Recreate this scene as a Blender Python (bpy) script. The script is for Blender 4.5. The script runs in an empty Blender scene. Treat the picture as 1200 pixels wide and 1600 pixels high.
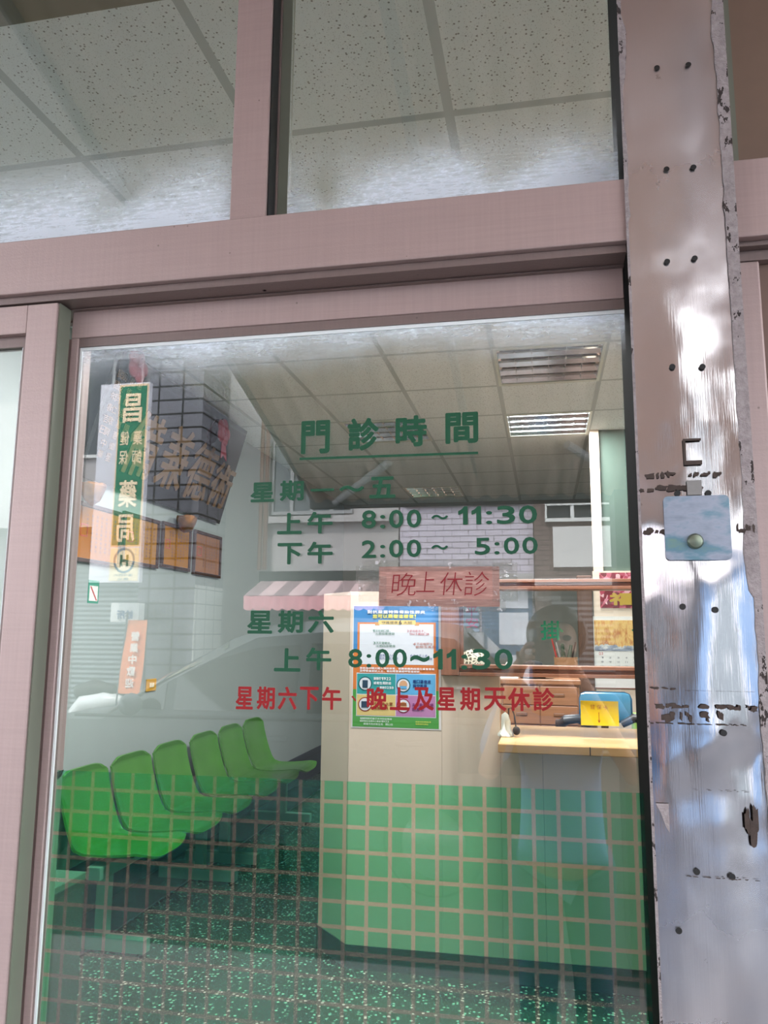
import bpy, bmesh, math, random
from mathutils import Vector, Matrix, noise
random.seed(7)
SC = bpy.context.scene
COL = SC.collection
# ------------------------------------------------------------------ camera, sky, sun, lamps
CAM = Vector((0.0, -1.2, 1.5)); FPX = 1227.2
def cam_axes(yaw, pit, rol):
    f = Vector((math.sin(yaw)*math.cos(pit), math.cos(yaw)*math.cos(pit), math.sin(pit)))
    r = Vector((math.cos(yaw), -math.sin(yaw), 0)); u = r.cross(f)
    c, s = math.cos(rol), math.sin(rol)
    return c*r+s*u, -s*r+c*u, f
AR, AU, AF = cam_axes(*[math.radians(a) for a in (-11.508, 8.791, 0.4375)])
cd = bpy.data.cameras.new('camera'); cam = bpy.data.objects.new('camera', cd); COL.objects.link(cam)
cd.sensor_fit = 'VERTICAL'; cd.sensor_height = 36.0; cd.sensor_width = 27.0; cd.lens = 36*FPX/1600
cd.clip_start = 0.02; cd.clip_end = 200
cam.matrix_world = Matrix(((AR.x, AU.x, -AF.x, CAM.x), (AR.y, AU.y, -AF.y, CAM.y), (AR.z, AU.z, -AF.z, CAM.z), (0, 0, 0, 1)))
SC.camera = cam
SC.view_settings.view_transform = 'Standard'; SC.view_settings.look = 'None'
SC.view_settings.exposure = 0.0; SC.view_settings.gamma = 1.0; SC.view_settings.use_curve_mapping = False
SC.cycles.use_denoising = True
SC.cycles.max_bounces = 10; SC.cycles.transparent_max_bounces = 24; SC.cycles.glossy_bounces = 5; SC.cycles.diffuse_bounces = 5
SC.cycles.caustics_reflective = False; SC.cycles.sample_clamp_indirect = 6.0
w = bpy.data.worlds.new('sky'); SC.world = w; w.use_nodes = True
bg = w.node_tree.nodes['Background']; bg.inputs[0].default_value = (0.86, 0.93, 1.0, 1); bg.inputs[1].default_value = 9.0
def lamp(name, kind, loc, energy, color=(1, 1, 1), rot=(0, 0, 0), size=None, size_y=None):
    d = bpy.data.lights.new(name, kind); d.energy = energy; d.color = color
    if size: 
        d.size = size
        if size_y: d.shape = 'RECTANGLE'; d.size_y = size_y
    o = bpy.data.objects.new(name, d); COL.objects.link(o); o.location = loc; o.rotation_euler = rot
    return o
sun = lamp('sun', 'SUN', (0, 12, 20), 7.0, (1.0, 0.95, 0.88), (math.radians(-38), 0, math.radians(12)))
sun.data.angle = math.radians(2.0)

# ------------------------------------------------------------------ helpers
def ray(px, py): return AF*FPX + AR*(px-600) - AU*(py-800)
def on(px, py, axis, val):          # where the sight line of a point of the photograph meets a plane of the place
    d = ray(px, py); return CAM + d*((val-CAM[axis])/d[axis])
def gx(px, py, y=0.0): return on(px, py, 1, y).x
def gz(px, py, y=0.0): return on(px, py, 1, y).z
def seen(px, py, dist):             # a thing mirrored in the glass stands as far in front of it
    p = on(px, py, 1, dist); return Vector((p.x, -p.y, p.z))

class NB:
    def __init__(s, name):
        s.m = bpy.data.materials.new(name); s.m.use_nodes = True; s.t = s.m.node_tree; s.t.nodes.clear()
        s.out = s.n('ShaderNodeOutputMaterial')
    def n(s, typ, **kw):
        nd = s.t.nodes.new(typ)
        for k, v in kw.items(): setattr(nd, k, v)
        return nd
    def put(s, sock, v):
        if hasattr(v, 'is_output'): s.t.links.new(v, sock)
        elif isinstance(v, (tuple, list)) and len(v) == 3 and sock.type == 'RGBA': sock.default_value = (*v, 1)
        else: sock.default_value = v
    def math(s, op, a, b=0.0):
        nd = s.n('ShaderNodeMath', operation=op); s.put(nd.inputs[0], a); s.put(nd.inputs[1], b); return nd.outputs[0]
    def mix(s, f, a, b):
        nd = s.n('ShaderNodeMix', data_type='RGBA'); s.put(nd.inputs[0], f); s.put(nd.inputs[6], a); s.put(nd.inputs[7], b); return nd.outputs[2]
    def pos(s):
        g = s.n('ShaderNodeNewGeometry'); x = s.n('ShaderNodeSeparateXYZ'); s.t.links.new(g.outputs['Position'], x.inputs[0]); return g.outputs['Position'], x.outputs
    def objco(s):
        g = s.n('ShaderNodeTexCoord'); x = s.n('ShaderNodeSeparateXYZ'); s.t.links.new(g.outputs['Object'], x.inputs[0]); return g.outputs['Object'], x.outputs
    def scale(s, vec, sc):
        m = s.n('ShaderNodeMapping'); s.t.links.new(vec, m.inputs[0]); m.inputs['Scale'].default_value = sc; return m.outputs[0]
    def noise(s, vec, scale, detail=3.0, rough=0.5):
        nd = s.n('ShaderNodeTexNoise'); s.put(nd.inputs['Vector'], vec); nd.inputs['Scale'].default_value = scale
        nd.inputs['Detail'].default_value = detail; nd.inputs['Roughness'].default_value = rough; return nd.outputs[0]
    def voro(s, vec, scale, feature='F1', out=0):
        nd = s.n('ShaderNodeTexVoronoi', feature=feature); s.put(nd.inputs['Vector'], vec); nd.inputs['Scale'].default_value = scale; return nd.outputs[out]
    def ramp(s, f, stops):
        nd = s.n('ShaderNodeValToRGB'); s.put(nd.inputs[0], f); e = nd.color_ramp.elements
        while len(e) < len(stops): e.new(0.5)
        for i, (p, c) in enumerate(stops): e[i].position = p; e[i].color = (*c, 1) if len(c) == 3 else c
        return nd.outputs[0]
    def rng(s, v, a, b, c=0.0, d=1.0):
        nd = s.n('ShaderNodeMapRange'); s.put(nd.inputs[0], v)
        for i, q in enumerate((a, b, c, d)): nd.inputs[i+1].default_value = q
        return nd.outputs[0]
    def line(s, v, pitch, phase, width):     # 1 on a line of that width every pitch
        f = s.math('FRACT', s.math('DIVIDE', s.math('SUBTRACT', v, phase-width/2), pitch))
        return s.math('LESS_THAN', f, width/pitch)
    def bump(s, h, strength, dist=0.01):
        nd = s.n('ShaderNodeBump'); s.put(nd.inputs['Height'], h); nd.inputs['Strength'].default_value = strength; nd.inputs['Distance'].default_value = dist; return nd.outputs[0]
    def bsdf(s, color, rough=0.5, metal=0.0, normal=None, spec=0.5, coat=0.0, trans=None, emit=None, estr=0.0):
        nd = s.n('ShaderNodeBsdfPrincipled'); s.put(nd.inputs['Base Color'], color); s.put(nd.inputs['Roughness'], rough); s.put(nd.inputs['Metallic'], metal)
        nd.inputs['Specular IOR Level'].default_value = spec
        if coat: nd.inputs['Coat Weight'].default_value = coat
        if normal is not None: s.put(nd.inputs['Normal'], normal)
        if emit is not None: s.put(nd.inputs['Emission Color'], emit); nd.inputs['Emission Strength'].default_value = estr
        return nd.outputs[0]
    def mixs(s, f, a, b):
        nd = s.n('ShaderNodeMixShader'); s.put(nd.inputs[0], f); s.t.links.new(a, nd.inputs[1]); s.t.links.new(b, nd.inputs[2]); return nd.outputs[0]
    def clear(s, c): nd = s.n('ShaderNodeBsdfTransparent'); s.put(nd.inputs[0], c); return nd.outputs[0]
    def gloss(s, c, r=0.0, normal=None):
        nd = s.n('ShaderNodeBsdfGlossy'); s.put(nd.inputs[0], c); s.put(nd.inputs['Roughness'], r)
        if normal is not None: s.put(nd.inputs['Normal'], normal)
        return nd.outputs[0]
    def fresnel(s, ior, normal=None):
        nd = s.n('ShaderNodeFresnel'); back = s.n('ShaderNodeNewGeometry').outputs['Backfacing']
        s.put(nd.inputs[0], s.math('ADD', ior, s.math('MULTIPLY', back, 1/ior-ior)))     # a thin pane: both faces mirror alike
        if normal is not None: s.put(nd.inputs[1], normal)
        return nd.outputs[0]
    def done(s, sh): s.t.links.new(sh, s.out.inputs[0]); return s.m

def srgb(r, g, b):
    f = lambda c: (c/255/12.92) if c/255 <= 0.04045 else ((c/255+0.055)/1.055)**2.4
    return (f(r), f(g), f(b))
MATS = {}
def plain(name, rgb, rough=0.5, metal=0.0, var=0.06, scale=8.0, bump=0.0, spec=0.5, coat=0.0):
    if name in MATS: return MATS[name]
    b = NB(name); p, _ = b.objco(); c = srgb(*rgb)
    nz = b.noise(p, scale, 4)
    col = b.mix(nz, tuple(x*(1-var) for x in c), tuple(min(1, x*(1+var)) for x in c))
    nrm = b.bump(b.noise(p, scale*12, 3), bump) if bump else None
    MATS[name] = b.done(b.bsdf(col, b.rng(nz, 0, 1, max(0, rough-0.05), rough+0.05), metal, nrm, spec, coat)); return MATS[name]

# ---- mesh building
class MB:
    def __init__(s): s.b = bmesh.new()
    def box(s, x0, x1, y0, y1, z0, z1, bev=0.0):
        r = bmesh.ops.create_cube(s.b, size=1.0); vs = r['verts']
        for v in vs: v.co = Vector(((x0+x1)/2 + v.co.x*(x1-x0), (y0+y1)/2 + v.co.y*(y1-y0), (z0+z1)/2 + v.co.z*(z1-z0)))
        if bev:
            es = list({e for v in vs for e in v.link_edges})
            bmesh.ops.bevel(s.b, geom=es, offset=bev, segments=2, profile=0.5, affect='EDGES')
        return s
    def prism(s, pts, d):          # pts: planar loop of Vectors, swept by d
        a = [s.b.verts.new(p) for p in pts]; c = [s.b.verts.new(Vector(p)+Vector(d)) for p in pts]; n = len(pts)
        s.b.faces.new(a); s.b.faces.new(list(reversed(c)))
        for i in range(n): s.b.faces.new((a[i], c[i], c[(i+1) % n], a[(i+1) % n]))
        return s
    def quad(s, *pts):
        s.b.faces.new([s.b.verts.new(p) for p in pts]); return s
    def tube(s, pts, r, seg=10, cap=True):
        pts = [Vector(p) for p in pts]; rr = r if isinstance(r, (list, tuple)) else [r]*len(pts); rings = []
        t0 = (pts[1]-pts[0]).normalized(); up = Vector((0, 0, 1)) if abs(t0.z) < 0.9 else Vector((1, 0, 0)); nrm = t0.cross(up).normalized()
        for i, p in enumerate(pts):
            t = (pts[min(i+1, len(pts)-1)]-pts[max(i-1, 0)]).normalized(); nrm = (nrm - t*nrm.dot(t)).normalized(); bn = t.cross(nrm)
            rings.append([s.b.verts.new(p + (nrm*math.cos(2*math.pi*k/seg) + bn*math.sin(2*math.pi*k/seg))*rr[i]) for k in range(seg)])
        for a, c in zip(rings, rings[1:]):
            for k in range(seg): s.b.faces.new((a[k], a[(k+1) % seg], c[(k+1) % seg], c[k]))
        if cap: s.b.faces.new(list(reversed(rings[0]))); s.b.faces.new(rings[-1])
        return s
    def lathe(s, prof, center, axis='z', seg=24, cap=True):   # prof: (radius, height)
        c = Vector(center); rings = []
        ax = {'x': (Vector((0, 1, 0)), Vector((0, 0, 1)), Vector((1, 0, 0))), 'y': (Vector((0, 0, 1)), Vector((1, 0, 0)), Vector((0, 1, 0))), 'z': (Vector((1, 0, 0)), Vector((0, 1, 0)), Vector((0, 0, 1)))}[axis]
        for r, h in prof:
            rings.append([s.b.verts.new(c + ax[2]*h + (ax[0]*math.cos(2*math.pi*k/seg)+ax[1]*math.sin(2*math.pi*k/seg))*max(r, 1e-4)) for k in range(seg)])
        for a, d in zip(rings, rings[1:]):
            for k in range(seg): s.b.faces.new((a[k], a[(k+1) % seg], d[(k+1) % seg], d[k]))
        if cap: s.b.faces.new(list(reversed(rings[0]))); s.b.faces.new(rings[-1])
        return s
    def grid(s, fn, nu, nv):       # open sheet
        vs = [[s.b.verts.new(fn(i/nu, j/nv)) for j in range(nv+1)] for i in range(nu+1)]
        for i in range(nu):
            for j in range(nv): s.b.faces.new((vs[i][j], vs[i+1][j], vs[i+1][j+1], vs[i][j+1]))
        return s
    def ball(s, c, r, sx=1, sy=1, sz=1, seg=20):
        q = bmesh.ops.create_uvsphere(s.b, u_segments=seg, v_segments=seg//2, radius=r)
        for v in q['verts']: v.co = Vector((v.co.x*sx, v.co.y*sy, v.co.z*sz)) + Vector(c)
        return s
    def solid(s, t):               # gives an open sheet its thickness
        bmesh.ops.recalc_face_normals(s.b, faces=s.b.faces); bmesh.ops.solidify(s.b, geom=s.b.faces[:], thickness=t); return s
    def make(s, name, mat, parent=None, smooth=False, label=None, mods=()):
        me = bpy.data.meshes.new(name); bmesh.ops.recalc_face_normals(s.b, faces=s.b.faces); s.b.to_mesh(me); s.b.free()
        for m in (mat if isinstance(mat, (list, tuple)) else [mat]): me.materials.append(m)
        if smooth:
            me.polygons.foreach_set('use_smooth', [True]*len(me.polygons)); me.set_sharp_from_angle(angle=math.radians(40))
        o = bpy.data.objects.new(name, me); COL.objects.link(o)
        if parent:
            base = parent; 
            off = Vector((0, 0, 0)); q = parent
            while q: off += q.location; q = q.parent
            me.transform(Matrix.Translation(-off)); o.parent = base
        if label: o['label'] = label
        return o
def rooted(o, loc):                # puts a one-mesh thing's origin at its own place
    o.data.transform(Matrix.Translation(-Vector(loc))); o.location = loc; return o
def tag(o, label, cat, group=None):
    o['label'] = label; o['category'] = cat
    if group: o['group'] = group
    return o
def thing(name, label, cat, loc, group=None):
    o = bpy.data.objects.new(name, None); COL.objects.link(o); o.location = loc; o.empty_display_size = 0.05
    return tag(o, label, cat, group)
def struct(o): o['kind'] = 'structure'; return o
def sempty(name, loc=(0, 0, 0)):
    o = bpy.data.objects.new(name, None); COL.objects.link(o); o.location = loc; return struct(o)
def copy_tree(o, parent=None):
    c = o.copy(); COL.objects.link(c)
    if parent: c.parent = parent
    for ch in list(o.children): copy_tree(ch, c)
    return c
GLY = {}
ONE = [(0.22, 0), (0.36, 0), (0.36, 0.70), (0.26, 0.70), (0.20, 0.62), (0.12, 0.555), (0.04, 0.52), (0.04, 0.40), (0.14, 0.44), (0.22, 0.50)]
def glyph(ch, off, solid):
    k = (ch, off, solid)
    if k not in GLY:
        if ch == '1':
            n = len(ONE); vs = [(x, y, -0.01) for x, y in ONE]; fs = [tuple(range(n))]
            if solid: vs += [(x, y, 0.01) for x, y in ONE]; fs += [tuple(range(2*n-1, n-1, -1))] + [(i, (i+1) % n, n+(i+1) % n, n+i) for i in range(n)]
        else:
            c = bpy.data.curves.new('lettering', 'FONT'); c.body = ch; c.offset = off; c.resolution_u = 3; c.extrude = 0.01 if solid else 0.0
            o = bpy.data.objects.new('lettering', c); COL.objects.link(o)
            me = bpy.data.meshes.new_from_object(o.evaluated_get(bpy.context.evaluated_depsgraph_get()))
            vs = [tuple(v.co) for v in me.vertices]; fs = [tuple(p.vertices) for p in me.polygons]
            bpy.data.objects.remove(o); bpy.data.curves.remove(c); bpy.data.meshes.remove(me)
        GLY[k] = (vs, fs)
    return GLY[k]
def write(mb, s, O, U, V, w, h, off=0.0, keep=False, shear=0.0, depth=0.0):     # a character filling the box w x h from corner O along unit axes U, V
    vs, fs = glyph(s, 0.0 if off > 0 else off, depth > 0); O, U, V = Vector(O), Vector(U), Vector(V); N = U.cross(V)
    if not vs: return mb
    x0 = min(v[0] for v in vs); x1 = max(v[0] for v in vs); y0 = min(v[1] for v in vs); y1 = max(v[1] for v in vs)
    r = max(off, 0.0)*max(w, h)*(1.0 if s not in '.、' else 0.0)
    sx = max(w-2*r, w*0.3)/max(1e-6, x1-x0); sy = max(h-2*r, h*0.2)/max(1e-6, y1-y0)
    shifts = [(0, 0)] if r == 0 else [(r*math.cos(a*math.pi/5), r*math.sin(a*math.pi/5)) for a in range(10)]
    for q, (du, dv) in enumerate(shifts):
        nv = [mb.b.verts.new(O + U*((x-x0)*sx + shear*(y-y0)*sy + r+du) + V*((y-y0)*sy + r+dv) + N*((z+0.01)*50*depth + q*(depth*0.004 if depth else max(w, h)*0.002))) for x, y, z in vs]
        for f in fs:
            try: mb.b.faces.new([nv[i] for i in f])
            except ValueError: pass
        if depth: bmesh.ops.remove_doubles(mb.b, verts=nv, dist=1e-6)
    return mb
XA, YA, ZA = Vector((1, 0, 0)), Vector((0, 1, 0)), Vector((0, 0, 1))

# ------------------------------------------------------------------ materials
def mat_glass(name, ior, tint):
    b = NB(name); return b.done(b.mixs(b.fresnel(ior), b.clear(tint), b.gloss((1, 1, 1), 0.0)))
M_glass = mat_glass('door_glass', 1.72, (0.98, 0.992, 0.986))
M_glass_in = mat_glass('thin_glass', 1.35, (0.97, 0.99, 0.98))
M_clear = mat_glass('clear_plastic', 1.28, (0.985, 0.985, 0.985))
def mat_alu(name, rgb, rough=0.42):
    b = NB(name); p, _ = b.objco(); c = srgb(*rgb)
    f = b.noise(b.scale(p, (1.2, 1.2, 40)), 6, 4); st = b.noise(b.scale(p, (40, 40, 1.0)), 5, 3)
    spots = b.math('MULTIPLY', b.math('LESS_THAN', b.voro(p, 42), 0.07), b.math('GREATER_THAN', b.noise(p, 3.1), 0.56))
    col = b.mix(b.math('MULTIPLY', b.math('ADD', f, st), 0.5), tuple(x*0.86 for x in c), tuple(x*1.14 for x in c))
    col = b.mix(b.math('MULTIPLY', spots, 0.5), col, srgb(90, 78, 72))
    return b.done(b.bsdf(col, rough, 0.25, b.bump(b.noise(p, 300, 2), 0.05)))
M_alu = mat_alu('rose_bronze_aluminium', (180, 157, 153))
M_alu_d = mat_alu('dark_bronze_aluminium', (132, 114, 110))
M_gasket = plain('grey_green_gasket', (118, 120, 106), 0.6, var=0.12)
M_black = plain('black_rubber', (22, 20, 20), 0.6)
M_bead = plain('silicone_bead', (240, 244, 244), 0.35)
def mat_film(z0, x0, px, pz, lw):
    b = NB('green_tile_pattern_film'); p, x = b.pos()
    ln = b.math('MAXIMUM', b.line(x[0], px, x0, lw), b.line(x[2], pz, z0, lw))
    sq = b.mixs(0.07, b.clear((0.57, 1.0, 0.78)), b.bsdf((0.05, 0.22, 0.26), 0.5, spec=0.2))
    li = b.mixs(0.075, b.clear((0.94, 0.93, 0.85)), b.bsdf((0.60, 0.52, 0.40), 0.6, spec=0.2))
    return b.done(b.mixs(ln, sq, li))
def mat_dusty_glare(name, zlo, zhi, hard, col=(0.82, 0.88, 0.95)):      # dust streaks; the glare on the pane is put into their pale colour
    b = NB(name); p, x = b.pos()
    edge = b.rng(x[2], zlo, zhi, 0.0, 1.0)
    st = b.noise(b.scale(p, (5, 1, 60)), 4, 5, 0.65); sp = b.noise(b.scale(p, (1, 1, 2.5)), 90, 3, 0.7); big = b.noise(p, 4.5, 2)
    tex = b.math('ADD', b.math('ADD', b.math('MULTIPLY', b.rng(st, 0.35, 0.7), 0.5), 0.35), b.math('MULTIPLY', b.math('POWER', b.rng(sp, 0.4, 0.8), 2.0), 1.0))
    v = b.math('MULTIPLY', b.math('MULTIPLY', b.math('POWER', edge, 2.6), tex), b.rng(big, 0.3, 0.62))
    f = b.math('MINIMUM', b.math('MULTIPLY', v, hard), 0.85)
    return b.done(b.mixs(f, b.clear((1, 1, 1)), b.bsdf(col, 0.7)))
M_green = plain('green_vinyl', (0, 76, 48), 0.45, var=0.1)
M_red = plain('red_vinyl', (150, 8, 16), 0.45, var=0.08)
M_edge = plain('pale_vinyl_edge', (150, 215, 185), 0.5)

# ------------------------------------------------------------------ structure: room shell
XW, YB, ZC, XR = -2.45, 8.3, 3.1, 1.7
LX, LY = (-0.255, 0.63), (1.02, 0.69)
def mat_ceiling():
    b = NB('perforated_ceiling_tiles'); p, x = b.pos()
    g = b.math('MAXIMUM', b.line(x[0], LX[1], LX[0], 0.030), b.line(x[1], LY[1], LY[0], 0.030))
    d1 = b.math('LESS_THAN', b.voro(p, 66), 0.20); d2 = b.math('LESS_THAN', b.voro(p, 165), 0.20)
    dots = b.math('MAXIMUM', d1, b.math('MULTIPLY', d2, 0.6))
    dots = b.math('MULTIPLY', dots, b.math('LESS_THAN', g, 0.5))
    base = b.mix(b.noise(p, 1.3, 3), srgb(232, 235, 236), srgb(242, 245, 246))
    col = b.mix(b.math('MULTIPLY', dots, 0.75), base, srgb(95, 92, 84)); col = b.mix(g, col, srgb(190, 196, 196))
    return b.done(b.bsdf(col, 0.85, normal=b.bump(g, 0.4, 0.004)))
def mat_terrazzo():
    b = NB('green_terrazzo'); p, x = b.pos()
    v = b.voro(p, 55, out=1); r = b.n('ShaderNodeSeparateColor'); b.put(r.inputs[0], v)
    d = b.voro(p, 55)
    pick = b.math('MULTIPLY', b.math('LESS_THAN', d, 0.36), b.math('GREATER_THAN', r.outputs[0], 0.60))
    v2 = b.voro(p, 130, out=1); r2 = b.n('ShaderNodeSeparateColor'); b.put(r2.inputs[0], v2)
    base = b.mix(r2.outputs[0], srgb(28, 44, 34), srgb(52, 74, 60))
    col = b.mix(pick, base, b.mix(r.outputs[1], srgb(104, 126, 112), srgb(190, 202, 192)))
    return b.done(b.bsdf(col, 0.16, spec=0.6))
def mat_wall(name, rgb):
    b = NB(name); p, x = b.pos(); c = srgb(*rgb)
    n = b.math('ADD', b.math('MULTIPLY', b.noise(p, 1.1, 4), 0.6), b.math('MULTIPLY', b.noise(b.scale(p, (6, 6, 0.8)), 2, 3), 0.4))
    return b.done(b.bsdf(b.mix(n, tuple(k*0.9 for k in c), tuple(min(1, k*1.07) for k in c)), 0.55, normal=b.bump(b.noise(p, 90, 3), 0.05)))
M_ceil, M_terr = mat_ceiling(), mat_terrazzo()
M_wall = mat_wall('pale_mint_wall', (152, 163, 160)); M_mint = mat_wall('mint_paint', (82, 102, 92)); M_cream = mat_wall('cream_laminate', (230, 211, 191))
M_backwall = mat_wall('grey_beige_back_wall', (150, 148, 138))  # grey-beige paint of the back wall
struct(MB().box(XW-0.1, XR+0.1, 0.0, YB+0.1, -0.12, 0.0).make('floor', M_terr))
struct(MB().box(XW-0.15, XW, 0.0, YB, 0, ZC+0.3).make('wall_left', M_wall))
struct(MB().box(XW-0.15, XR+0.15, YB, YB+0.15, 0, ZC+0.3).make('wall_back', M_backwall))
struct(MB().box(XR, XR+0.15, 0.0, YB, 0, ZC+0.3).make('wall_right', M_wall))
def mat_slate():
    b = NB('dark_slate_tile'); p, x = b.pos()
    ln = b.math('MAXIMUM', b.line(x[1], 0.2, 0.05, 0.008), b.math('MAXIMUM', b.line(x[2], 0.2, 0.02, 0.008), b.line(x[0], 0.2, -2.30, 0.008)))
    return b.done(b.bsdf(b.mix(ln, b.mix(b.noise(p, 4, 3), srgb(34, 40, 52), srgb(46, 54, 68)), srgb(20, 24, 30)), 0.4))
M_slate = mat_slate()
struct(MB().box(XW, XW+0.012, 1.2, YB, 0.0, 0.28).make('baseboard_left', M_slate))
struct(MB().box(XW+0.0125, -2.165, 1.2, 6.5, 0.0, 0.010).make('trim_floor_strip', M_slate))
TRO = [(0, 3), (0, 5), (-2, 5), (-2, 9), (-2, 1), (0, 1)]      # ceiling bays that carry a light; the last two are added, unseen
cb = MB()
nx0, nx1 = -5, 4
xs = [XW] + [LX[0]+LX[1]*k for k in range(-3, 4)] + [XR]
ys = [0.06] + [LY[0]+LY[1]*k for k in range(0, 11)] + [YB]
bays = {(round(LX[0]+LX[1]*i, 4), round(LY[0]+LY[1]*j, 4)) for i, j in TRO}
for xa, xb in zip(xs, xs[1:]):
    for ya, yb in zip(ys, ys[1:]):
        if (round(xa, 4), round(ya, 4)) in bays: continue
        cb.box(xa, xb, ya, yb, ZC, ZC+0.02)
bmesh.ops.remove_doubles(cb.b, verts=cb.b.verts, dist=1e-4)
struct(cb.make('ceiling', M_ceil))
struct(MB().box(XW-0.15, XR+0.15, 0.0, YB+0.15, ZC+0.3, ZC+0.5).make('trim_slab', plain('concrete', (150, 148, 142), 0.8)))
struct(MB().box(XW, XR, 0.062, on(0, 42, 2, 3.0).y, 3.0, ZC-0.0005).make('trim_bulkhead', plain('olive_bulkhead', (120, 116, 98), 0.7)))
# partition behind the counter: mint upper wall, cream lower panel, cream post
struct(MB().box(0.45, XR, 5.05, 5.17, 0, ZC).make('wall_partition', M_mint))
struct(MB().box(0.37, XR, 5.02, 5.05, 0, 1.985).make('trim_panel', M_cream))
struct(MB().box(0.385, 0.45, 5.03, 5.17, 1.985, ZC).make('trim_post', M_cream))
struct(MB().box(0.25, 0.36, 5.0, 5.10, 0, 1.95, 0.006).make('trim_door_post', plain('dark_brown_wood', (92, 66, 52), 0.5, var=0.25, scale=14)))

# ------------------------------------------------------------------ structure: shop front
YF = -0.07
def hz(py_l, y): return gz(0, py_l, y)
zT = gz(0, 379, YF); zB = gz(0, 461, YF); XC = 0.131          # header top, bottom; column's left side
XL = -2.6
struct(MB().box(XL, XC+0.01, YF, 0.06, zB, zT, 0.002).make('trim_header', M_alu))
zl1 = gz(0, 478, -0.055); zl2 = gz(978, 420, -0.012)
trk = struct(MB().box(XL, XC+0.01, -0.058, 0.05, zl1, zB-0.0005).make('trim_track', M_alu_d))
MB().box(XL, XC+0.01, -0.020, -0.004, zl2+0.004, zl1-0.003).box(XL, XC+0.01, 0.030, 0.045, zl2+0.004, zl1-0.003).make('track_rail', M_alu_d, trk)
pl = on(413, 455, 1, -0.03); MB().tube([(pl.x, -0.03, zl2+0.015), (pl.x, -0.03, zl1)], 0.0035, 8).make('track_stop', M_black, trk)
# sliding door in view
d1 = sempty('door_1')
zr0 = zl2; zr1 = gz(980, 465, -0.012); zg = 1.995; xg0 = -0.793; xs0 = gx(112, 520, -0.012); zgb = 0.12
fr = MB()
fr.box(xs0, XC, -0.012, 0.030, zr1, zr0+0.003, 0.0015)                       # top rail
fr.box(xs0, xg0-0.001, -0.012, 0.030, 0.03, zr1, 0.0015)                     # stile
fr.box(xs0, XC, -0.012, 0.030, 0.03, zgb, 0.0015)                            # bottom rail
fr.make('door_frame', M_alu, d1)
bd = MB(); bd.box(xg0-0.022, XC, -0.009, 0.009, zg, zr1); bd.box(xg0-0.022, xg0, -0.009, 0.009, zgb, zg); bd.make('glazing_bead', M_alu_d, d1)
MB().box(xg0, XC, -0.0055, -0.0028, zg-0.006, zg).box(xg0, xg0+0.004, -0.0055, -0.0028, zgb, zg-0.006).make('sealant_line', M_bead, d1)
gl = MB().box(xg0, XC+0.02, -0.0025, 0.0025, zgb, zg).make('door_glass', M_glass, d1)
# patterned film on the inner face of the lower glass
zf = gz(88, 1204); xa, xb2 = gx(533.7, 1535), gx(839, 1535); pxx = (xb2-xa)/8
zz0, zz6 = gz(505, 1252.3), gz(500, 1447.4); pzz = (zz0-zz6)/5
M_film = mat_film(zz0, xa, pxx, pzz, 0.0058)
fm = MB(); x_tl = gx(88, 1204); fm.prism([(xg0+0.004, 0.0032, zgb), (XC, 0.0032, zgb), (XC, 0.0032, gz(1010, 1240)), (x_tl, 0.0032, zf)], (0, 0.0004, 0))
fm.make('window_film', M_film, d1, label='green square-patterned film on the lower glass')
fc = on(90, 1207, 1, 0); MB().prism([(fc.x-0.004, 0.0042, fc.z), (fc.x+0.008, 0.0042, fc.z+0.004), (fc.x+0.004, 0.0042, fc.z-0.006), (fc.x-0.002, 0.0042, fc.z-0.012)], (0, 0.001, 0)).make('film_corner', M_black, d1)
MB().box(xg0+0.004, XC, -0.0031, -0.0027, 1.86, zg-0.006).make('dusty_glare', mat_dusty_glare('door_dusty_glare', 1.90, 1.995, 1.3), d1)
# left leaf, in the outer track
d2 = sempty('door_2'); yo = -0.055
xl1 = gx(90, 475, yo); xl0 = gx(42, 500, yo); zt2 = gz(0, 480, yo); zt3 = gz(20, 522, yo); zt4 = gz(0, 540, yo)
fr = MB(); fr.box(xl0, xl1, yo, yo+0.040, 0.03, zt2, 0.0015); fr.box(XL, xl0, yo, yo+0.040, zt3, zt2, 0.0015); fr.box(XL, xl0, yo, yo+0.040, 0.03, zgb); fr.make('door_frame', M_alu, d2)
MB().box(xl1+0.0005, xl1+0.003, yo+0.004, yo+0.036, 0.03, zt2).make('stile_edge', M_gasket, d2)
MB().box(XL, xl0, yo+0.012, yo+0.03, zt4, zt3).box(xl0-0.012, xl0, yo+0.012, yo+0.03, zgb, zt4).make('glazing_bead', M_alu_d, d2)
MB().box(XL, xl0-0.012, yo+0.018, yo+0.023, zgb, zt4).make('door_glass', M_glass, d2)
MB().box(xl0-0.016, xl0-0.012, yo+0.0155, yo+0.0178, zgb, zt4).make('sealant_line', M_bead, d2)
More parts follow.
